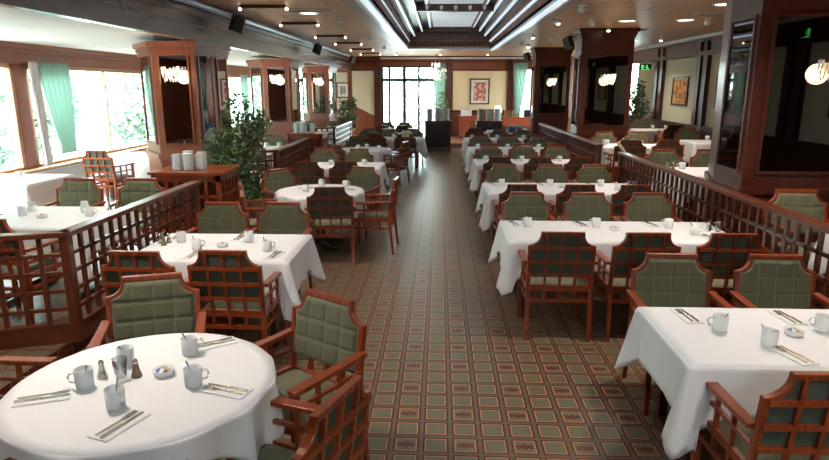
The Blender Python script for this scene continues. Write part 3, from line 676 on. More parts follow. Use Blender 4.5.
# ---- right of the aisle: seven long tables
ORD = ['first', 'second', 'third', 'fourth', 'fifth', 'sixth', 'seventh']
RT = [(1.22, 2.63, 2.77, 3.58), (.62, 2.64, 5.21, 6.04), (.62, 2.64, 7.66, 8.55), (.64, 2.64, 10.58, 11.46), (.64, 2.64, 13.0, 13.84), (.66, 2.64, 15.55, 16.4), (.9, 2.6, 18.0, 18.7)]
XS = [.97, 1.645, 2.30]
GR = 'armchairs at the long tables right of the aisle'
SEATN = ['aisle end', 'middle', 'divider end']
for k, (x0, x1, y0, y1) in enumerate(RT):
    nm = '%s long right table' % ORD[k]
    zt = rect_table(x0, x1, y0, y1, 0, nm, seed=k + 3, drop=.27 if k else .25, amp=1.0)
    far = {0: [1, 2], 5: [1, 2], 6: []}.get(k, [0, 1, 2]); nearc = {0: [1], 6: [0, 2]}.get(k, [0, 1, 2])
    for i in far:
        put_chair(XS[i] + [0, -.03, .01][i] * (k == 0) + random.uniform(-.015, .015), y1 + (.57 if k == 0 else .64), (random.uniform(-.03, .03), -1), 0, 'green-backed armchair facing us, %s of far side, %s' % (SEATN[i] if k else ['', 'left', 'right'][i], nm), GR)
    for i in nearc:
        xx = 1.60 if k == 0 else XS[i] + .02; put_chair(xx + random.uniform(-.01, .01), y0 - .44, (.0 + random.uniform(-.03, .03), 1), 0, 'lattice-backed armchair from behind, %s of near side, %s' % (SEATN[i], nm), GR)
    if k == 0: continue
    if k < 6:
        for i, xx in enumerate((.85, 1.50, 2.18)):
            wh_ = 'at the far side, %s, of the %s right table' % (SEATN[i], ORD[k]); cup(xx, y1 - .28, zt, 2.6 if k < 3 else 3.0, wh_, spoon=k < 3)
            if k < 4: setting(xx - .12, y1 - .16, zt, .15, wh_)
            wh_ = 'at the near side, %s, of the %s right table' % (SEATN[i], ORD[k])
            if k < 3 and i == 2: cup(2.31, y0 + .27, zt, .1, wh_, spoon=k < 3)
            if k < 3: setting(xx + .22, y0 + .16, zt, .1, wh_)
        place(BOWL, (1.64, y1 - .40, zt), 0, 'white bowl of sugar packets on the %s right table' % ORD[k], 'bowl', 'sugar bowls')
        place(SALT, (2.50, y1 - .40, zt), 0, 'steel salt shaker at the divider end of the %s right table' % ORD[k], 'shaker', 'salt shakers'); place(PEP, (2.54, y1 - .34, zt), 0, 'brown pepper shaker at the divider end of the %s right table' % ORD[k], 'shaker', 'pepper shakers')
        place(GLASS, (2.58, y1 - .42, zt), 0, 'clear glass at the divider end of the %s right table' % ORD[k], 'glass', 'glasses on long tables')
z1_ = TH + .0065
for (x_, y_, rz, w_) in ((1.55, 3.22, 2.9, 'at the back left of the nearest right table'), (1.71, 3.02, .5, 'at the front left of the nearest right table'), (2.11, 3.24, 2.9, 'at the back right of the nearest right table')):
    cup(x_, y_, z1_, rz, w_, True)
place(BOWL, (1.92, 3.17, z1_), .4, 'white bowl of blue and tan sugar packets on the nearest right table', 'bowl', 'sugar bowls')
for (x_, y_, rz, w_) in ((1.45, 3.42, .08, 'beside the back left cup, nearest right table'), (1.77, 2.90, .25, 'before the front left cup, nearest right table'), (2.02, 3.42, .08, 'beside the back right cup, nearest right table')): setting(x_, y_, z1_, rz, w_)

# ---- left of the aisle
GL = 'armchairs left of the aisle'
z = round_table(-1.325, 2.50, .572, 0, 'nearest round table, front left', .30, 2, R(217))
put_chair(-1.755, 3.525, (.316, -.95), 0, 'green-backed armchair facing us across the front round table', GL)
put_chair(-.60, 3.20, (-.55, -.83), 0, 'green armchair turned to the right side of the front round table', GL)
put_chair(-.37, 2.08, (-.935, .355), 0, 'lattice-backed armchair in the bottom foreground, right of the front round table', GL)
put_chair(-2.56, 2.60, (1, 0), 0, 'armchair at the left picture edge, beside the front round table', GL)
put_chair(-2.08, 1.70, (.45, .89), 0, 'armchair at the bottom left corner, near side of the front round table', GL)
W = 'of the front round table'
for (x_, y_, rz, w_) in ((-1.57, 2.44, pi + .3, 'at the left ' + W), (-1.50, 2.67, 2.4, 'at the back, next to the glass, ' + W), (-1.34, 2.27, -.5, 'at the front centre ' + W), (-1.24, 2.80, .6, 'at the back right ' + W), (-1.09, 2.47, .4, 'at the right ' + W)): cup(x_, y_, z, rz, w_, True)
place(GLASS, (-1.455, 2.535, z), 0, 'clear drinking glass between the shakers on the front round table', 'glass'); place(SALT, (-1.54, 2.53, z), 0, 'pointed salt shaker with blue grey cap on the front round table', 'shaker'); place(PEP, (-1.39, 2.55, z), 0, 'brown pepper shaker on the front round table', 'shaker')
place(BOWL, (-1.27, 2.57, z), 1, 'round white sugar bowl in the middle of the front round table', 'bowl', 'sugar bowls')
for (x_, y_, rz, w_) in ((-1.69, 2.33, -1.2, 'at the left ' + W), (-1.25, 2.13, -.35, 'at the front ' + W), (-1.16, 2.92, -1.0, 'at the back ' + W), (-.93, 2.43, 1.25, 'at the right ' + W)): setting(x_, y_, z, rz, w_)
# second: rectangular
nm = 'second left table'
z = rect_table(-2.44, -1.16, 4.48, 5.36, 0, nm, seed=21, drop=.27)
for (x_, y_, f, l_) in ((-2.17, 5.94, -1, 'green-backed armchair facing us, left seat, far side of the '), (-1.56, 5.97, -1, 'green-backed armchair facing us, right seat, far side of the '), (-2.13, 4.06, 1, 'lattice-backed armchair seen from behind, left seat of the '), (-1.52, 4.10, 1, 'lattice-backed armchair seen from behind, right seat of the ')):
    put_chair(x_, y_, (.03 * f, f), 0, l_ + nm, GL)
for (x_, y_, rz, w_) in ((-2.22, 5.04, 2.5, 'at the back left of the second left table'), (-1.99, 4.80, .5, 'at the front left of the second left table'), (-1.64, 5.08, 2.6, 'at the back right of the second left table'), (-1.40, 4.78, .3, 'at the front right of the second left table')): cup(x_, y_, z, rz, w_, True)
place(BOWL, (-1.81, 4.90, z), 0, 'white sugar bowl in the middle of the second left table', 'bowl', 'sugar bowls'); place(GLASS, (-2.38, 4.99, z), 0, 'clear glass at the divider end of the second left table', 'glass'); place(SALT, (-2.31, 5.0, z), 0, 'steel salt shaker at the divider end of the second left table', 'shaker', 'salt shakers'); place(PEP, (-2.32, 4.92, z), 0, 'brown pepper shaker at the divider end of the second left table', 'shaker', 'pepper shakers')
for (x_, y_, rz, w_) in ((-1.76, 5.19, -.05, 'at the back right of the second left table'), (-1.30, 4.64, -.12, 'at the front right of the second left table'), (-1.95, 4.62, -.1, 'at the front left of the second left table'), (-2.33, 5.2, 0, 'at the back left of the second left table')): setting(x_, y_, z, rz, w_)
# third: round
nm = 'second round table'
z = round_table(-1.53, 7.76, .56, 0, nm, .3, 5)
for (x_, y_, f, l_) in ((-2.27, 8.5, (.72, -.7), 'green-backed armchair facing us, far left of the '), (-1.10, 8.80, (-.3, -1), 'green-backed armchair facing us, far right of the '), (-1.26, 6.93, (-.15, 1), 'lattice-backed armchair seen from behind, near side of the '), (-2.38, 7.15, (1, .35), 'armchair seen side on at the left of the '), (-.54, 7.66, (-1, .05), 'armchair seen side on in the aisle, right of the ')):
    put_chair(x_, y_, f, 0, l_ + nm, GL)
cup(-1.70, 7.66, z, 2.8, 'at the left of the second round table', True); cup(-1.30, 7.5, z, .3, 'at the front of the second round table')
cup(-1.25, 8.05, z, .3, 'at the far right of the second round table')
place(JUG, (-1.57, 8.02, z), 0, 'white creamer jug on the second round table', 'jug', 'creamer jugs'); setting(-1.75, 7.9, z, -1.3, 'at the left of the second round table'); setting(-1.2, 7.85, z, 1.2, 'at the right of the second round table')
# fourth .. seventh
nm = 'fourth left table'
z = rect_table(-2.25, -.98, 9.95, 10.85, 0, nm, seed=31)
for (x_, y_, f, l_) in ((-2.18, 11.5, -1, 'green-backed armchair facing us, left seat, far side of the '), (-1.50, 11.42, -1, 'green-backed armchair facing us, right seat, far side of the '), (-2.06, 9.40, 1, 'lattice-backed armchair seen from behind, left seat of the '), (-1.45, 9.42, 1, 'lattice-backed armchair seen from behind, right seat of the ')): put_chair(x_, y_, (0, f), 0, l_ + nm, GL)
cup(-1.85, 10.4, z, 2.6, 'at the left of the fourth left table'); cup(-1.3, 10.5, z, .5, 'at the right of the fourth left table')
nm = 'third round table'
z = round_table(-1.6, 13.2, .55, 0, nm, .3, 9)
for (x_, y_, f, l_) in ((-2.12, 12.3, (.5, .85), 'lattice-backed armchair seen from behind, near left of the '), (-1.95, 14.4, (.4, -1), 'green-backed armchair facing us, far left of the '), (-.72, 13.0, (-1, .35), 'lattice-backed armchair in the aisle, right of the ')): put_chair(x_, y_, f, 0, l_ + nm, GL)
cup(-1.75, 13.2, z, 2.6, 'at the left of the third round table'); cup(-1.6, 13.45, z, .5, 'at the back of the third round table'); cup(-1.3, 13.1, z, .5, 'at the right of the third round table')
nm = 'sixth left table'
z = rect_table(-1.85, -.42, 15.8, 16.6, 0, nm, seed=41)
for (x_, y_, f, l_) in ((-1.60, 15.35, 1, 'lattice-backed armchair seen from behind, left seat of the '), (-.86, 15.35, 1, 'lattice-backed armchair seen from behind, right seat of the '), (-1.98, 17.1, -1, 'green-backed armchair facing us, left far seat of the '), (-1.42, 17.15, -1, 'green-backed armchair facing us, middle far seat of the '), (-.72, 17.15, -1, 'green-backed armchair facing us, right far seat of the ')): put_chair(x_, y_, (0, f), 0, l_ + nm, GL)
cup(-1.2, 16.2, z, .5, 'on the sixth left table')
thr = MB(); 
o = MB().box(-.10, -.012, 0, .10, .012, .16).build('cloth_napkin', 'fabric_throw', bevel=.008); o.location = (-.84, 15.345, .935 - .10); o = tag(o, 'pale green napkin hung over a chair back near the entrance', 'napkin')
nm = 'last left table before the entrance'
z = rect_table(-1.95, -.75, 19.0, 19.8, 0, nm, seed=51)
for (x_, y_, f, l_) in ((-1.72, 18.5, 1, 'lattice-backed armchair seen from behind, left seat, '), (-1.12, 18.55, 1, 'lattice-backed armchair seen from behind, right seat, '), (-1.75, 20.35, -1, 'green-backed armchair facing us, left far seat, '), (-1.15, 20.35, -1, 'green-backed armchair facing us, right far seat, ')): put_chair(x_, y_, (0, f), 0, l_ + nm, GL)
cup(-1.6, 19.4, z, .5, 'on the last left table before the entrance')

# ---- window bay on the left
GW = 'armchairs in the window bay'
nm = 'first window bay table'
z = rect_table(-4.15, -3.12, 5.0, 5.98, PZL, nm, seed=61, glabel='wooden table under the cloth of the %s')
for (x_, y_, f, l_) in ((-4.06, 6.70, (0, -1), 'bright green-backed armchair facing us, left far seat, '), (-3.36, 6.73, (0, -1), 'bright green-backed armchair facing us, right far seat, '), (-3.55, 4.53, (.05, 1), 'lattice-backed armchair seen over the divider, near side, '), (-4.85, 5.6, (1, .2), 'armchair seen from the side at the left end, ')): put_chair(x_, y_, f, PZL, l_ + nm, GW)
cup(-3.92, 5.50, z, .3, 'at the front left of the first window bay table'); cup(-3.98, 5.72, z, 2.6, 'at the back left of the first window bay table'); cup(-3.28, 5.5, z, .3, 'at the front right of the first window bay table'); place(JUG, (-3.42, 5.68, z), 2, 'white creamer jug on the first window bay table', 'jug', 'creamer jugs')
place(BOWL, (-3.68, 5.42, z), 0, 'white sugar bowl on the first window bay table', 'bowl', 'sugar bowls'); place(SALT, (-3.26, 5.82, z), 0, 'steel salt shaker on the first window bay table', 'shaker', 'salt shakers'); place(PEP, (-3.20, 5.86, z), 0, 'brown pepper shaker on the first window bay table', 'shaker', 'pepper shakers')
nm = 'white window table'
z = rect_table(-6.3, -5.1, 7.3, 8.3, PZL, nm, seed=62, drop=.45)
cup(-5.6, 7.9, z, .3, 'on the white window table')
put_chair(-5.58, 9.75, (.12, 1), PZL, 'pinkish lattice-backed armchair against the bright window', GW)
put_chair(-6.25, 6.6, (0, 1), PZL, 'armchair at the near side of the white window table', GW)
z = rect_table(-5.95, -4.9, 10.4, 11.3, PZL, 'window table beside the nearest left pillar', seed=63, drop=.4)
nm = 'second window bay table'
z = rect_table(-4.2, -3.1, 11.7, 12.6, PZL, nm, seed=64)
for (x_, y_, f, l_) in ((-3.55, 13.2, (0, -1), 'green-backed armchair facing us beside the plates, far side, '), (-3.5, 11.3, (0, 1), 'lattice-backed armchair hidden by leaves, near side, ')): put_chair(x_, y_, f, PZL, l_ + nm, GW)
cup(-3.5, 12.3, z, .3, 'at the left of the second window bay table'); cup(-3.25, 12.35, z, .3, 'at the right of the second window bay table')
nm = 'third window bay table'
z = rect_table(-4.2, -3.05, 17.2, 17.95, PZL, nm, seed=65)
for (x_, y_, f, l_) in ((-3.93, 18.55, (0, -1), 'green-backed armchair facing us, left far seat, '), (-3.27, 18.58, (0, -1), 'green-backed armchair facing us, right far seat, '), (-3.6, 16.75, (0, 1), 'lattice-backed armchair, near side, ')): put_chair(x_, y_, f, PZL, l_ + nm, GW)
cup(-3.6, 17.6, z, .3, 'on the third window bay table'); cup(-3.2, 17.7, z, .3, 'at the aisle corner of the third window bay table')

# ---- raised area on the right
GB = 'armchairs behind the right dividers'
nm = 'nearest raised right table'
z = rect_table(2.95, 4.3, 3.75, 4.7, PZR, nm, seed=71, glabel='wooden table under the cloth of the %s')
put_chair(3.12, 5.42, (0, -1), PZR, 'green-backed armchair before the huge right pillar, behind the divider', GB)
cup(3.35, 4.45, z, .3, 'on the nearest raised right table'); setting(3.2, 4.55, z, 0, 'on the nearest raised right table'); place(SALT, (3.5, 4.5, z), 0, 'steel salt shaker on the nearest raised right table', 'shaker', 'salt shakers')
nm = 'second raised right table'
z = rect_table(2.95, 4.2, 7.55, 8.4, PZR, nm, seed=72)
for (x_, y_, f, l_) in ((3.22, 8.97, -1, 'green-backed armchair facing us, left far seat, '), (3.88, 9.0, -1, 'green-backed armchair facing us, right far seat, ')): put_chair(x_, y_, (0, f), PZR, l_ + nm, GB)
cup(3.2, 8.18, z, 2.8, 'at the left of the second raised right table'); cup(3.5, 8.0, z, .3, 'at the right of the second raised right table'); place(SALT, (3.02, 8.22, z), 0, 'steel salt shaker on the second raised right table', 'shaker', 'salt shakers'); place(PEP, (3.08, 8.17, z), 0, 'brown pepper shaker on the second raised right table', 'shaker', 'pepper shakers')
nm = 'third raised right table'
z = rect_table(2.98, 4.2, 11.15, 11.95, PZR, nm, seed=73)
for (x_, y_, f, l_) in ((3.3, 12.55, -1, 'green-backed armchair below the second pillar mirror, left far seat, '), (3.93, 12.55, -1, 'green-backed armchair below the second pillar mirror, right far seat, '), (3.25, 10.6, 1, 'dark lattice-backed armchair with draped cloth, '), (3.88, 10.6, 1, 'dark lattice-backed armchair, near right seat, ')): put_chair(x_, y_, (0, f), PZR, l_ + nm, GB)
cup(3.75, 11.7, z, .3, 'at the right of the third raised right table'); cup(3.15, 11.75, z, .3, 'at the left of the third raised right table'); place(JUG, (3.05, 11.55, z), 0, 'white creamer jug on the third raised right table', 'jug', 'creamer jugs')
m = MB(); m.tube([(0, 0, 0), (-.10, -.02, -.06), (-.02, -.03, -.16), (.05, -.04, -.27), (.17, -.05, -.35), (.3, -.05, -.33)], [.02, .03, .032, .03, .026, .02], 10)
o = m.build('draped_cloth', 'fabric_throw', smooth=True); o.location = (3.12, 10.60, 1.19); tag(o, 'pale twisted cloth hanging over a chair between the right dividers', 'cloth')
nm = 'near wall table on the right'
z = rect_table(4.95, 5.93, 12.1, 12.9, PZR, nm, seed=74, drop=.4)
for (x_, y_, f, l_) in ((5.35, 13.6, (0, -1), 'dark green armchair, far side of the '), (4.55, 13.0, (1, -.3), 'dark armchair turned to the left end of the ')): put_chair(x_, y_, f, PZR, l_ + nm, GB)
cup(5.45, 12.8, z, .3, 'on the near wall table at the right')
nm = 'far wall table beside the dark plant'
z = rect_table(5.0, 5.95, 15.6, 16.4, PZR, nm, seed=75, drop=.4)
for (x_, y_, f, l_) in ((5.45, 17.1, (0, -1), 'pale green-backed armchair facing us, far side of the '), (5.6, 14.95, (0, 1), 'dark lattice-backed armchair, near side of the ')): put_chair(x_, y_, f, PZR, l_ + nm, GB)
cup(5.52, 16.3, z, .3, 'at the left of the far wall table'); cup(5.85, 16.3, z, .3, 'at the right of the far wall table')

# ---------------------------------------------------------------- far end furniture
r = tag(empty('serving_counter', (0, 23.5, .16)), 'red wooden cupboard counter against the far cream wall, left section', 'counter')
MB().box(.76, 0, .08, 1.62, .55, .78).build('carcass', 'counter_wood', r); MB().box(.72, -.04, .78, 1.66, .58, .82).build('worktop', 'counter_wood', r)
for a in (.80, 1.215): d_ = MB().box(a, -.015, .14, a + .375, 0, .72).build('door', 'counter_wood', r, bevel=.006); MB().box(a + (.33 if a < 1 else .02), -.03, .42, a + (.355 if a < 1 else .045), -.015, .46).build('knob', 'brass', d_)
m = MB(); m.box(.8, .05, 0, .86, .5, .08); m.box(1.52, .05, 0, 1.58, .5, .08); m.build('foot', 'slat_wood', r)
r = tag(empty('serving_counter', (0, 23.5, .16)), 'long red wooden counter with open shelf at the far right', 'counter')
MB().box(2.1, 0, .45, 4.2, .5, .76).build('drawer_case', 'counter_wood', r); MB().box(2.06, -.04, .76, 4.24, .54, .80).build('worktop', 'counter_wood', r)
for a in (2.12, 4.1): MB().box(a, .02, 0, a + .06, .48, .45).build('leg', 'counter_wood', r)
MB().box(2.1, .02, .12, 4.16, .48, .16).build('shelf', 'white_lacquer', r)
MB().box(2.1, .44, .16, 4.16, .48, .45).build('back_panel', 'counter_wood', r)
def basket(x_, y_, z, w_, h_, mat, label):
    r = tag(empty('serving_box', (x_, y_, z)), label, 'box'); MB().box(-w_ / 2, -.12, 0, w_ / 2, .12, h_ * .8).build('box_body', mat, r, bevel=.01); MB().box(-w_ / 2 - .01, -.13, h_ * .8, w_ / 2 + .01, .13, h_).build('lid', mat, r, bevel=.008)
basket(1.0, 23.7, .98, .4, .24, 'ceramic', 'white box on the red counter at the far wall')
basket(2.6, 23.65, .96, .3, .22, 'brass', 'golden box on the long far right counter')
basket(3.35, 23.65, .96, .35, .26, 'black_plastic', 'black box on the long far right counter')
r = tag(empty('table_lamp', (1.95, 23.3 + .3, .96)), 'small lamp with a white shade on the far counter', 'lamp')
MB().lathe([(.07, 0), (.07, .015), (.015, .03), (.015, .2), (0, .2)], 14, cap=False).build('lamp_base', 'brass', r, smooth=True); MB().lathe([(.16, .16), (.09, .40)], 20).build('lamp_shade', 'lampshade_glow', r, smooth=True)
r.location = (2.2, 23.7, .96)
# flowers on the aisle station
r = tag(empty('flower_vase', (-.06, 20.62, .98)), 'vase of white flowers on the aisle plate station', 'flowers')
MB().lathe([(0, 0), (.05, 0), (.08, .08), (.04, .18), (.05, .22), (0, .2)], 16).build('vase', 'ceramic', r, smooth=True)
m = MB(); s2 = MB(); rnd = random.Random(5)
for k in range(26):
    t = rnd.uniform(0, 2 * pi); rr = rnd.uniform(0, .24); z = rnd.uniform(.32, .68); x_, y_ = rr * cos(t), rr * sin(t); s2.tube([(0, 0, .2), (x_ * .5, y_ * .5, z * .7), (x_, y_, z)], .004, 4)
    m.lathe([(0, .03), (.03, .035), (.042, .01), (.02, -.012), (0, -.015)], 7, (x_, y_, z))
s2.build('stems', 'leaf_pale', r); m.build('blossoms', 'ceramic', r)
# low white bench before the right far counter
o = MB().box(-.35, -.15, 0, .35, .15, .06).build('folded_tablecloth', 'table_linen', bevel=.01); o.location = (1.75, 18.35, TH + .008); tag(o, 'folded white cloth on the seventh right table', 'cloth')
o = MB().box(-.25, -.2, 0, .25, .2, .18).build('folded_blanket', 'blue_cloth', bevel=.03); o.location = (2.25, 18.35, TH + .008); tag(o, 'dark blue folded cloth on the seventh right table', 'cloth')

# pictures
def picture(loc, w_, h_, rz, art, frame, label, mat_w=.09):
    r = tag(empty('framed_picture', loc, rz), label, 'picture'); t = .05
    f = MB(); f.box(-w_ / 2, -.04, -h_ / 2, -w_ / 2 + t, 0, h_ / 2); f.box(w_ / 2 - t, -.04, -h_ / 2, w_ / 2, 0, h_ / 2); f.box(-w_ / 2 + t, -.04, h_ / 2 - t, w_ / 2 - t, 0, h_ / 2); f.box(-w_ / 2 + t, -.04, -h_ / 2, w_ / 2 - t, 0, -h_ / 2 + t)
    f.build('picture_frame', frame, r); MB().box(-w_ / 2 + t, -.02, -h_ / 2 + t, w_ / 2 - t, -.001, h_ / 2 - t).build('mat', 'matboard', r)
    a = t + mat_w; MB().box(-w_ / 2 + a, -.026, -h_ / 2 + a, w_ / 2 - a, -.02, h_ / 2 - a).build('artwork', art, r)
picture((1.54, FY - .035, 1.88), .76, .98, 0, 'art_reds', 'slat_wood', 'dark-framed red and green picture on the far cream wall')
picture((-3.8, FY - .035, 1.93), .5, .6, 0, 'art_grey', 'divider_wood', 'small framed picture on the far left wall behind the pillar')
picture((6.095, 16.17, 1.95), 1.02, .72, R(-90), 'art_gold', 'slat_wood', 'dark-framed golden picture on the right wall, farther one', .02)
picture((6.095, 13.45, 1.95), 1.3, .74, R(-90), 'art_gold', 'slat_wood', 'dark-framed picture on the right wall, partly behind the huge pillar', .02)
picture((6.095, 2.2, 1.95), 1.0, .74, R(-90), 'art_gold', 'slat_wood', 'picture on the right wall seen only in the second pillar mirror', .02)
# exit signs
def exit_sign(loc, rz, label):
    r = tag(empty('exit_sign', loc, rz), label, 'sign'); MB().box(-.16, -.02, -.09, .16, .0, .09).build('sign_case', 'black_plastic', r)
    m = MB(); m.box(-.13, -.025, -.075, .13, -.02, -.055); m.box(-.12, -.025, -.04, -.05, -.02, .06); m.box(.03, -.025, -.04, .05, -.02, .02); m.box(-.01, -.025, -.01, .06, -.02, .02); m.box(.02, -.025, .035, .05, -.02, .065); m.box(.05, -.025, -.04, .09, -.02, -.02)
    m.build('pictogram', 'exit_green', r)
exit_sign((6.03, .88, 2.92), R(-90), 'green exit sign on the right wall seen in the huge pillar mirror')
exit_sign((5.85, 18.3, 2.60), R(-10), 'green exit sign high at the far right wall beside the window')
MB_ = MB().tube([(0, -.01, .09), (0, -.01, .6)], .01, 6); o = MB_.build('sign_rod', 'steel'); 
o.parent = [x for x in bpy.data.objects if x.name.startswith('exit_sign')][-1]
# curtains
def curtain(axis, a0, a1, fixed, z0, z1, pinch, label, mat='curtain_green_sheer', depth=.10, folds=7, group='green curtains'):
    m = MB(); nu, nv = folds * 8, 16; vs = []; fs = []
    for j in range(nv + 1):
        t = j / nv; z = z1 + (z0 - z1) * t
        for i in range(nu + 1):
            u = i / nu; c_ = (a0 + a1) / 2 if pinch[1] is None else pinch[1]; k = 1 - (1 - pinch[0]) * min(1, t * 1.1) ** 1.3; p = c_ + ((a0 + (a1 - a0) * u) - c_) * k
            d_ = fixed + depth * (.5 + .5 * sin(u * folds * 2 * pi + .6 * sin(t * 3))) * (.6 + .4 * t); vs.append((p, d_, z) if axis == 'x' else (d_, p, z))
    for j in range(nv):
        for i in range(nu): a = j * (nu + 1) + i; fs.append((a, a + 1, a + nu + 2, a + nu + 1))
    m.poly(vs, fs); o = m.build('curtain', mat, smooth=True, solid=.006); return tag(o, label, 'curtain', group)
curtain('y', 10.4, 11.35, -6.84, .88, 2.46, (.5, 11.1), 'green curtain between the two nearest left windows', folds=6)
curtain('y', 10.2, 10.45, -6.84, .72, 2.46, (.8, 10.5), 'pale pinkish curtain lining beside the green window curtain', 'curtain_lining', folds=3)
curtain('y', 21.2, 22.1, -6.84, .75, 2.46, (.6, 21.6), 'green curtain at the farther left window behind the fig tree', folds=6)
curtain('x', -.28, .20, FY - .16, .2, 2.95, (.45, .12), 'green curtain right of the entrance doors', folds=5)
curtain('x', 2.80, 3.35, FY - .16, .95, 2.95, (.45, 2.95), 'green curtain at the far right window', folds=6)

# ---------------------------------------------------------------- plants and trees
def foliage(m, n, size, shape, seed):
    rnd = random.Random(seed)
    for _ in range(n):
        c_ = Vector(shape(rnd)); L = size * rnd.uniform(.6, 1.3); w_ = L * .32
        d = Vector((rnd.gauss(0, 1), rnd.gauss(0, 1), rnd.gauss(-.1, .7))).normalized(); s_ = d.cross(Vector((rnd.gauss(0, 1), rnd.gauss(0, 1), rnd.gauss(0, 1)))).normalized(); u_ = d.cross(s_)
        m.poly([c_, c_ + d * L * .5 + s_ * w_ + u_ * L * .06, c_ + d * L - u_ * L * .12, c_ + d * L * .5 - s_ * w_ + u_ * L * .06], [(0, 1, 2, 3)])
def tree(loc, pot_h, zc, rx, rz_, n, size, label, seed, name='potted_fig_tree', mat='leaf', branches=14, cat='plant', gr=None, pot=True, trunk_r=.022):
    r = tag(empty(name, loc), label, cat, gr)
    if pot:
        MB().lathe([(0, 0), (.15, 0), (.21, pot_h), (.19, pot_h), (.17, pot_h - .03), (0, pot_h - .03)], 20).build('pot', 'pot_clay', r, smooth=True)
    m = MB(); m.tube([(0, 0, pot_h - .04), (.02, .01, zc * .5), (0, 0, zc)], [trunk_r, trunk_r * .8, trunk_r * .5], 8); rnd = random.Random(seed); tips = []
    for k in range(branches):
        z0 = zc - rz_ * rnd.uniform(.2, .9); t = rnd.uniform(0, 2 * pi); a = rnd.uniform(.45, .95); z1 = zc + rz_ * rnd.uniform(-.8, .95); q_ = sqrt(max(.05, 1 - ((z1 - zc) / rz_) ** 2)); e = (rx * a * q_ * cos(t), rx * a * q_ * sin(t), z1)
        m.tube([(0, 0, z0), (e[0] * .5, e[1] * .5, (z0 + z1) / 2 + .05), e], [trunk_r * .4, trunk_r * .3, trunk_r * .12], 5); tips.append(e)
    m.build('trunk', 'bark', r, smooth=True)
    def shape(rn):
        if rn.random() < .6:
            e = rn.choice(tips); return (e[0] + rn.gauss(0, rx * .15), e[1] + rn.gauss(0, rx * .15), e[2] + rn.gauss(0, rz_ * .12))
        while True:
            p = [rn.uniform(-1, 1) for _ in range(3)]
            if sum(x_ * x_ for x_ in p) < 1: break
        return (p[0] * rx * .85 * (1 - .3 * p[2]), p[1] * rx * .85 * (1 - .3 * p[2]), zc + p[2] * rz_)
    f = MB(); foliage(f, n, size, shape, seed); f.build('foliage', mat, r); return r
tree((-2.80, 8.50, PZL), .30, 1.10, .40, .80, 4600, .062, 'large potted fig tree behind the nearest plate station', 11)
tree((-3.1, 20.9, PZL), .3, .98, .45, .55, 1100, .09, 'small potted tree at the far end of the left dividers', 12)
tree((-4.05, 16.5, PZL), .3, 1.15, .30, .45, 500, .12, 'potted palm between the middle and farthest left pillars', 13)
tree((5.6, 17.95, PZR), .3, 1.15, .42, .8, 2200, .08, 'dark potted tree at the far right before the wall picture', 14)
tree((.05, 23.9, .16), .3, 1.0, .25, .75, 500, .09, 'tall leafy plant in the entrance beside the green curtain', 15, mat='leaf_pale')
struct(MB().box(-40, -20, -.6, 40, 60, -.25).build('ground', 'ground_outside'))
rnd = random.Random(2); first = None
for k, (x_, y_, s_) in enumerate([(-13, 9, 1.0), (-17, 13.5, 1.15), (-12.5, 18, .95), (-17, 22.8, 1.1), (-12, 28.5, 1), (-15, 34, 1.2), (-12.5, 3.5, .9), (-14, -4, 1), (-18, 42, 1.3), (-11, 13.6, .7), (-11.3, 23.2, .7)]):
    if first is None: first = tree((0, 0, -.25), .05, 2.7, 2.2, 2.5, 4200, .34, '', 33, name='garden_tree', mat='leaf_outdoor', cat='tree', pot=False, trunk_r=.14, branches=26)
    lab = 'green garden tree outside the left windows, %s' % ['opposite the nearest windows', 'taller one behind the nearest windows', 'opposite the middle pillar', 'beyond the second fig', 'near the far end', 'tallest, far beyond the wall', 'opposite the front divider', 'behind the viewer', 'farthest away', 'small one by the curtain', 'small one near the farthest window'][k]
    o = place(first, (x_, y_, -.25), k * 1.3, lab, 'tree', 'garden trees outside'); o.scale = (s_, s_, s_)
tree((.1, 27.0, -.25), .05, 1.9, 1.1, 1.6, 1500, .2, 'green bush outside the entrance doors', 44, name='garden_bush', mat='leaf_outdoor', pot=False, trunk_r=.06)

# ---------------------------------------------------------------- ceiling fittings
def make_track():
    r = empty('track_lamp'); MB().box(-.33, -.02, -.045, .33, .02, 0).build('track_bar', 'slat_wood', r)
    for sx in (-1, 1): MB().lathe([(0, -.08), (.02, -.075), (.024, -.05), (.014, -.04)], 12, (sx * .34, 0, 0), True).build('bulb', 'bulb_glow', r, smooth=True)
    return r
tk = make_track()
for k, (x_, y_) in enumerate([(-2.55, 9.2), (-2.57, 11.6), (-2.5, 14.45), (-2.42, 16.7), (-2.4, 19.4), (-2.4, 21.8)]):
    place(tk, (x_, y_, CZ), 0, 'dark ceiling bar with two lit bulbs, %s from the front over the left tables' % ORD[k], 'lamp', 'ceiling bars with bulbs')
def make_down():
    r = empty('downlight'); MB().lathe([(.0, -.004), (.14, -.004), (.165, -.012), (.17, 0)], 24).build('trim_ring', 'white_lacquer', r, smooth=True); MB().lathe([(0, -.012), (.125, -.012), (.125, -.004)], 24).build('lens', 'downlight_glow', r); return r
dl = make_down(); DN = [(4.04, 9.38), (4.3, 11.5), (3.32, 11.6), (4.9, 7.2), (4.9, 16.5), (-2.3, 6.5), (2.35, 4.5), (2.4, 7.6), (-2.2, 3.2), (-2.1, 10.2), (2.3, 1.0)]  # those nearest the viewer are unseen, added for top light on the tables
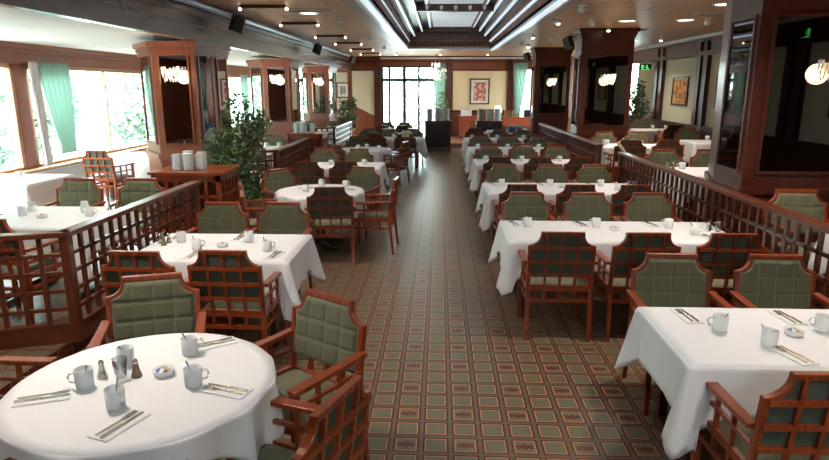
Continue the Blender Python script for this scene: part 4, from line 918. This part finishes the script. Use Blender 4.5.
for k, (x_, y_) in enumerate(DN):
    place(dl, (x_, y_, CZ), 0, 'round white recessed ceiling lamp ' + ['near the top of the huge right pillar', 'second by the huge right pillar', 'left one of three by the huge pillar', 'above the second raised table', 'over the far wall table', 'added as unseen fill over the second left table', 'added as unseen fill above the second right table', 'added as unseen fill above the third right table', 'added as unseen fill above the front round table', 'before the middle left bar lamp', 'added as unseen fill behind the viewer on the right'][k], 'lamp', 'recessed ceiling lamps')
    lamp('recessed_lamp_light', 'SPOT', (x_, y_, CZ - .03), DOWNLIGHT * {8: 4.6, 6: 4.2, 10: 3.2, 5: 4}.get(k, 2.4), (1, .88, .76), spot_size=R(130), spot_blend=.8, shadow_soft_size=.07)
def make_ball():
    r = empty('smoke_detector'); MB().lathe([(.055, 0), (.055, -.015), (.03, -.02), (.03, -.03), (.05, -.045), (.055, -.075), (.035, -.105), (0, -.11)], 18).build('detector_body', 'white_lacquer', r, smooth=True); return r
bl_ = make_ball(); BT = [(-1.70, 10.97, 'left near'), (-1.68, 14.77, 'left middle'), (-1.62, 18.32, 'left far'), (1.94, 10.96, 'right beside the coffer'), (2.03, 9.4, 'right front'), (2.64, 11.30, 'right before the second pillar'), (2.60, 14.94, 'right farther'), (4.6, 11.3, 'right by the huge pillar'), (2.1, 16.6, 'right far')]
for x_, y_, nm in BT: place(bl_, (x_, y_, CZ), 0, 'small white round ceiling fitting, ' + nm, 'fitting', 'white ceiling fittings')
def make_bulb():
    r = empty('ceiling_spotlight'); MB().lathe([(.02, 0), (.02, -.04), (.035, -.05), (.035, -.08)], 12).build('housing', 'white_lacquer', r, smooth=True); MB().lathe([(.034, -.075), (.03, -.10), (0, -.11)], 12).build('bulb', 'bulb_glow', r, smooth=True); return r
bb = make_bulb()
for x_, y_, nm in [(2.03, 11.2, 'beside the coffer, nearer'), (2.06, 14.37, 'beside the coffer, farther'), (3.26, 12.6, 'above the second right pillar'), (3.9, 14.6, 'beyond the second right pillar'), (2.4, 17.6, 'near the third right pillar'), (5.2, 15.3, 'by the right wall pictures'), (0.0, 21.6, 'before the entrance, middle'), (-1.5, 21.6, 'before the entrance, left'), (1.6, 21.6, 'before the entrance, right')]:
    place(bb, (x_, y_, CZ), 0, 'small lit ceiling spotlight ' + nm, 'lamp', 'small ceiling spotlights')
# air vents
def make_vent():
    r = empty('ceiling_vent'); m = MB(); m.box(-.32, -.12, -.012, .32, .12, 0); m.build('vent_frame', 'white_lacquer', r)
    m = MB()
    for k in range(6): m.box(-.29, -.1 + k * .035, -.02, .29, -.085 + k * .035, -.012)
    m.build('slats', 'grey_lacquer', r); return r
vt = make_vent()
for x_, y_, nm in [(4.45, 10.6, 'by the huge right pillar'), (-2.06, 9.9, 'over the left tables'), (3.9, 13.4, 'behind the second right pillar')]: place(vt, (x_, y_, CZ), 0, 'white slotted ceiling vent ' + nm, 'vent', 'ceiling vents')
# white downlights of the low ceiling
for y_, nm in ((8.8, 'nearest'), (13.5, 'middle'), (18, 'far')): place(dl, (-5.6, y_, 2.75), 0, 'recessed lamp in the low white window bay ceiling, ' + nm, 'lamp', 'recessed ceiling lamps')
# pipe along the left beam
r = tag(empty('ceiling_pipe', (0, 0, 0)), 'long bluish metal pipe running along the top of the left beam', 'pipe')
MB().tube([(-3.27, -3.4, 3.13), (-3.27, 24.3, 3.13)], .038, 12).build('pipe', 'pipe_metal', r, smooth=True)
for yy in (2, 5, 8, 11, 14, 17, 20, 23): MB().box(-3.35, yy, 3.10, -3.25, yy + .04, 3.2).build('bracket', 'pipe_metal', r)
def make_speaker():
    r = empty('loudspeaker'); m = MB(); m.prism([(-.13, -.10), (.13, -.10), (.10, .10), (-.10, .10)], -.19, .19); b_ = m.build('cabinet', 'black_plastic', r, bevel=.01)
    MB().box(-.115, -.112, -.17, .115, -.10, .17).build('grille', 'dark_lattice', r); MB().bar((0, .08, .1), (0, .42, .2), .03, .03).build('bracket', 'steel', r); return r
spk = make_speaker()
for loc, rz, rx_, lab in (((-3.07, 9.55, 2.97), R(55), -.35, 'black loudspeaker on the left beam, nearest'), ((-3.07, 15.75, 2.97), R(55), -.35, 'black loudspeaker on the left beam, middle'), ((-3.07, 22.0, 2.97), R(55), -.35, 'black loudspeaker on the left beam, farthest'), ((2.62, 13.15, 2.93), R(-60), -.35, 'black loudspeaker on the second right pillar'), ((2.62, 19.25, 2.93), R(-60), -.35, 'black loudspeaker on the farthest right pillar')):
    o = place(spk, loc, rz, lab, 'loudspeaker', 'wall loudspeakers'); o.scale = (.68, .68, .62); o.rotation_euler = (-rx_ * cos(rz) * 1.0, -rx_ * sin(rz), rz)
# chandelier before the entrance
r = tag(empty('chandelier', (-.16, 22.9, 3.2)), 'sparkling crystal chandelier hanging before the entrance doors', 'chandelier')
MB().tube([(0, 0, 0), (0, 0, -.32)], .01, 6).build('chain', 'brass', r); MB().lathe([(.05, 0), (.04, -.03), (0, -.04)], 12).build('ceiling_rose', 'brass', r)
m = MB(); m.lathe([(0, -.3), (.05, -.33), (.03, -.45), (.06, -.6), (.03, -.75), (.06, -.85), (0, -.92)], 12); m.build('column', 'chandelier_glow', r, smooth=True)
m = MB(); d_ = MB(); rnd = random.Random(9)
for k in range(8):
    t = k * pi / 4; m.tube([(0, 0, -.72), (.15 * cos(t), .15 * sin(t), -.82), (.32 * cos(t), .32 * sin(t), -.70), (.36 * cos(t), .36 * sin(t), -.60)], .009, 6)
    d_.lathe([(0, .09), (.015, .06), (.018, 0), (0, -.01)], 8, (.36 * cos(t), .36 * sin(t), -.58))
for k in range(110):
    t = rnd.uniform(0, 2 * pi); lev = rnd.random(); rr = (.12 + .26 * lev) if k % 3 else .14; z = -.55 - .35 * rnd.random() if k % 3 else -.30 - .15 * rnd.random()
    d_.lathe([(0, .03), (.014, .008), (0, -.03)], 5, (rr * cos(t), rr * sin(t), z))
m.build('arms', 'brass', r, smooth=True); d_.build('crystal_drops', 'chandelier_glow', r)
lamp('chandelier_light', 'POINT', (-.16, 22.9, 2.3), 25, (1, .9, .75), shadow_soft_size=.2)
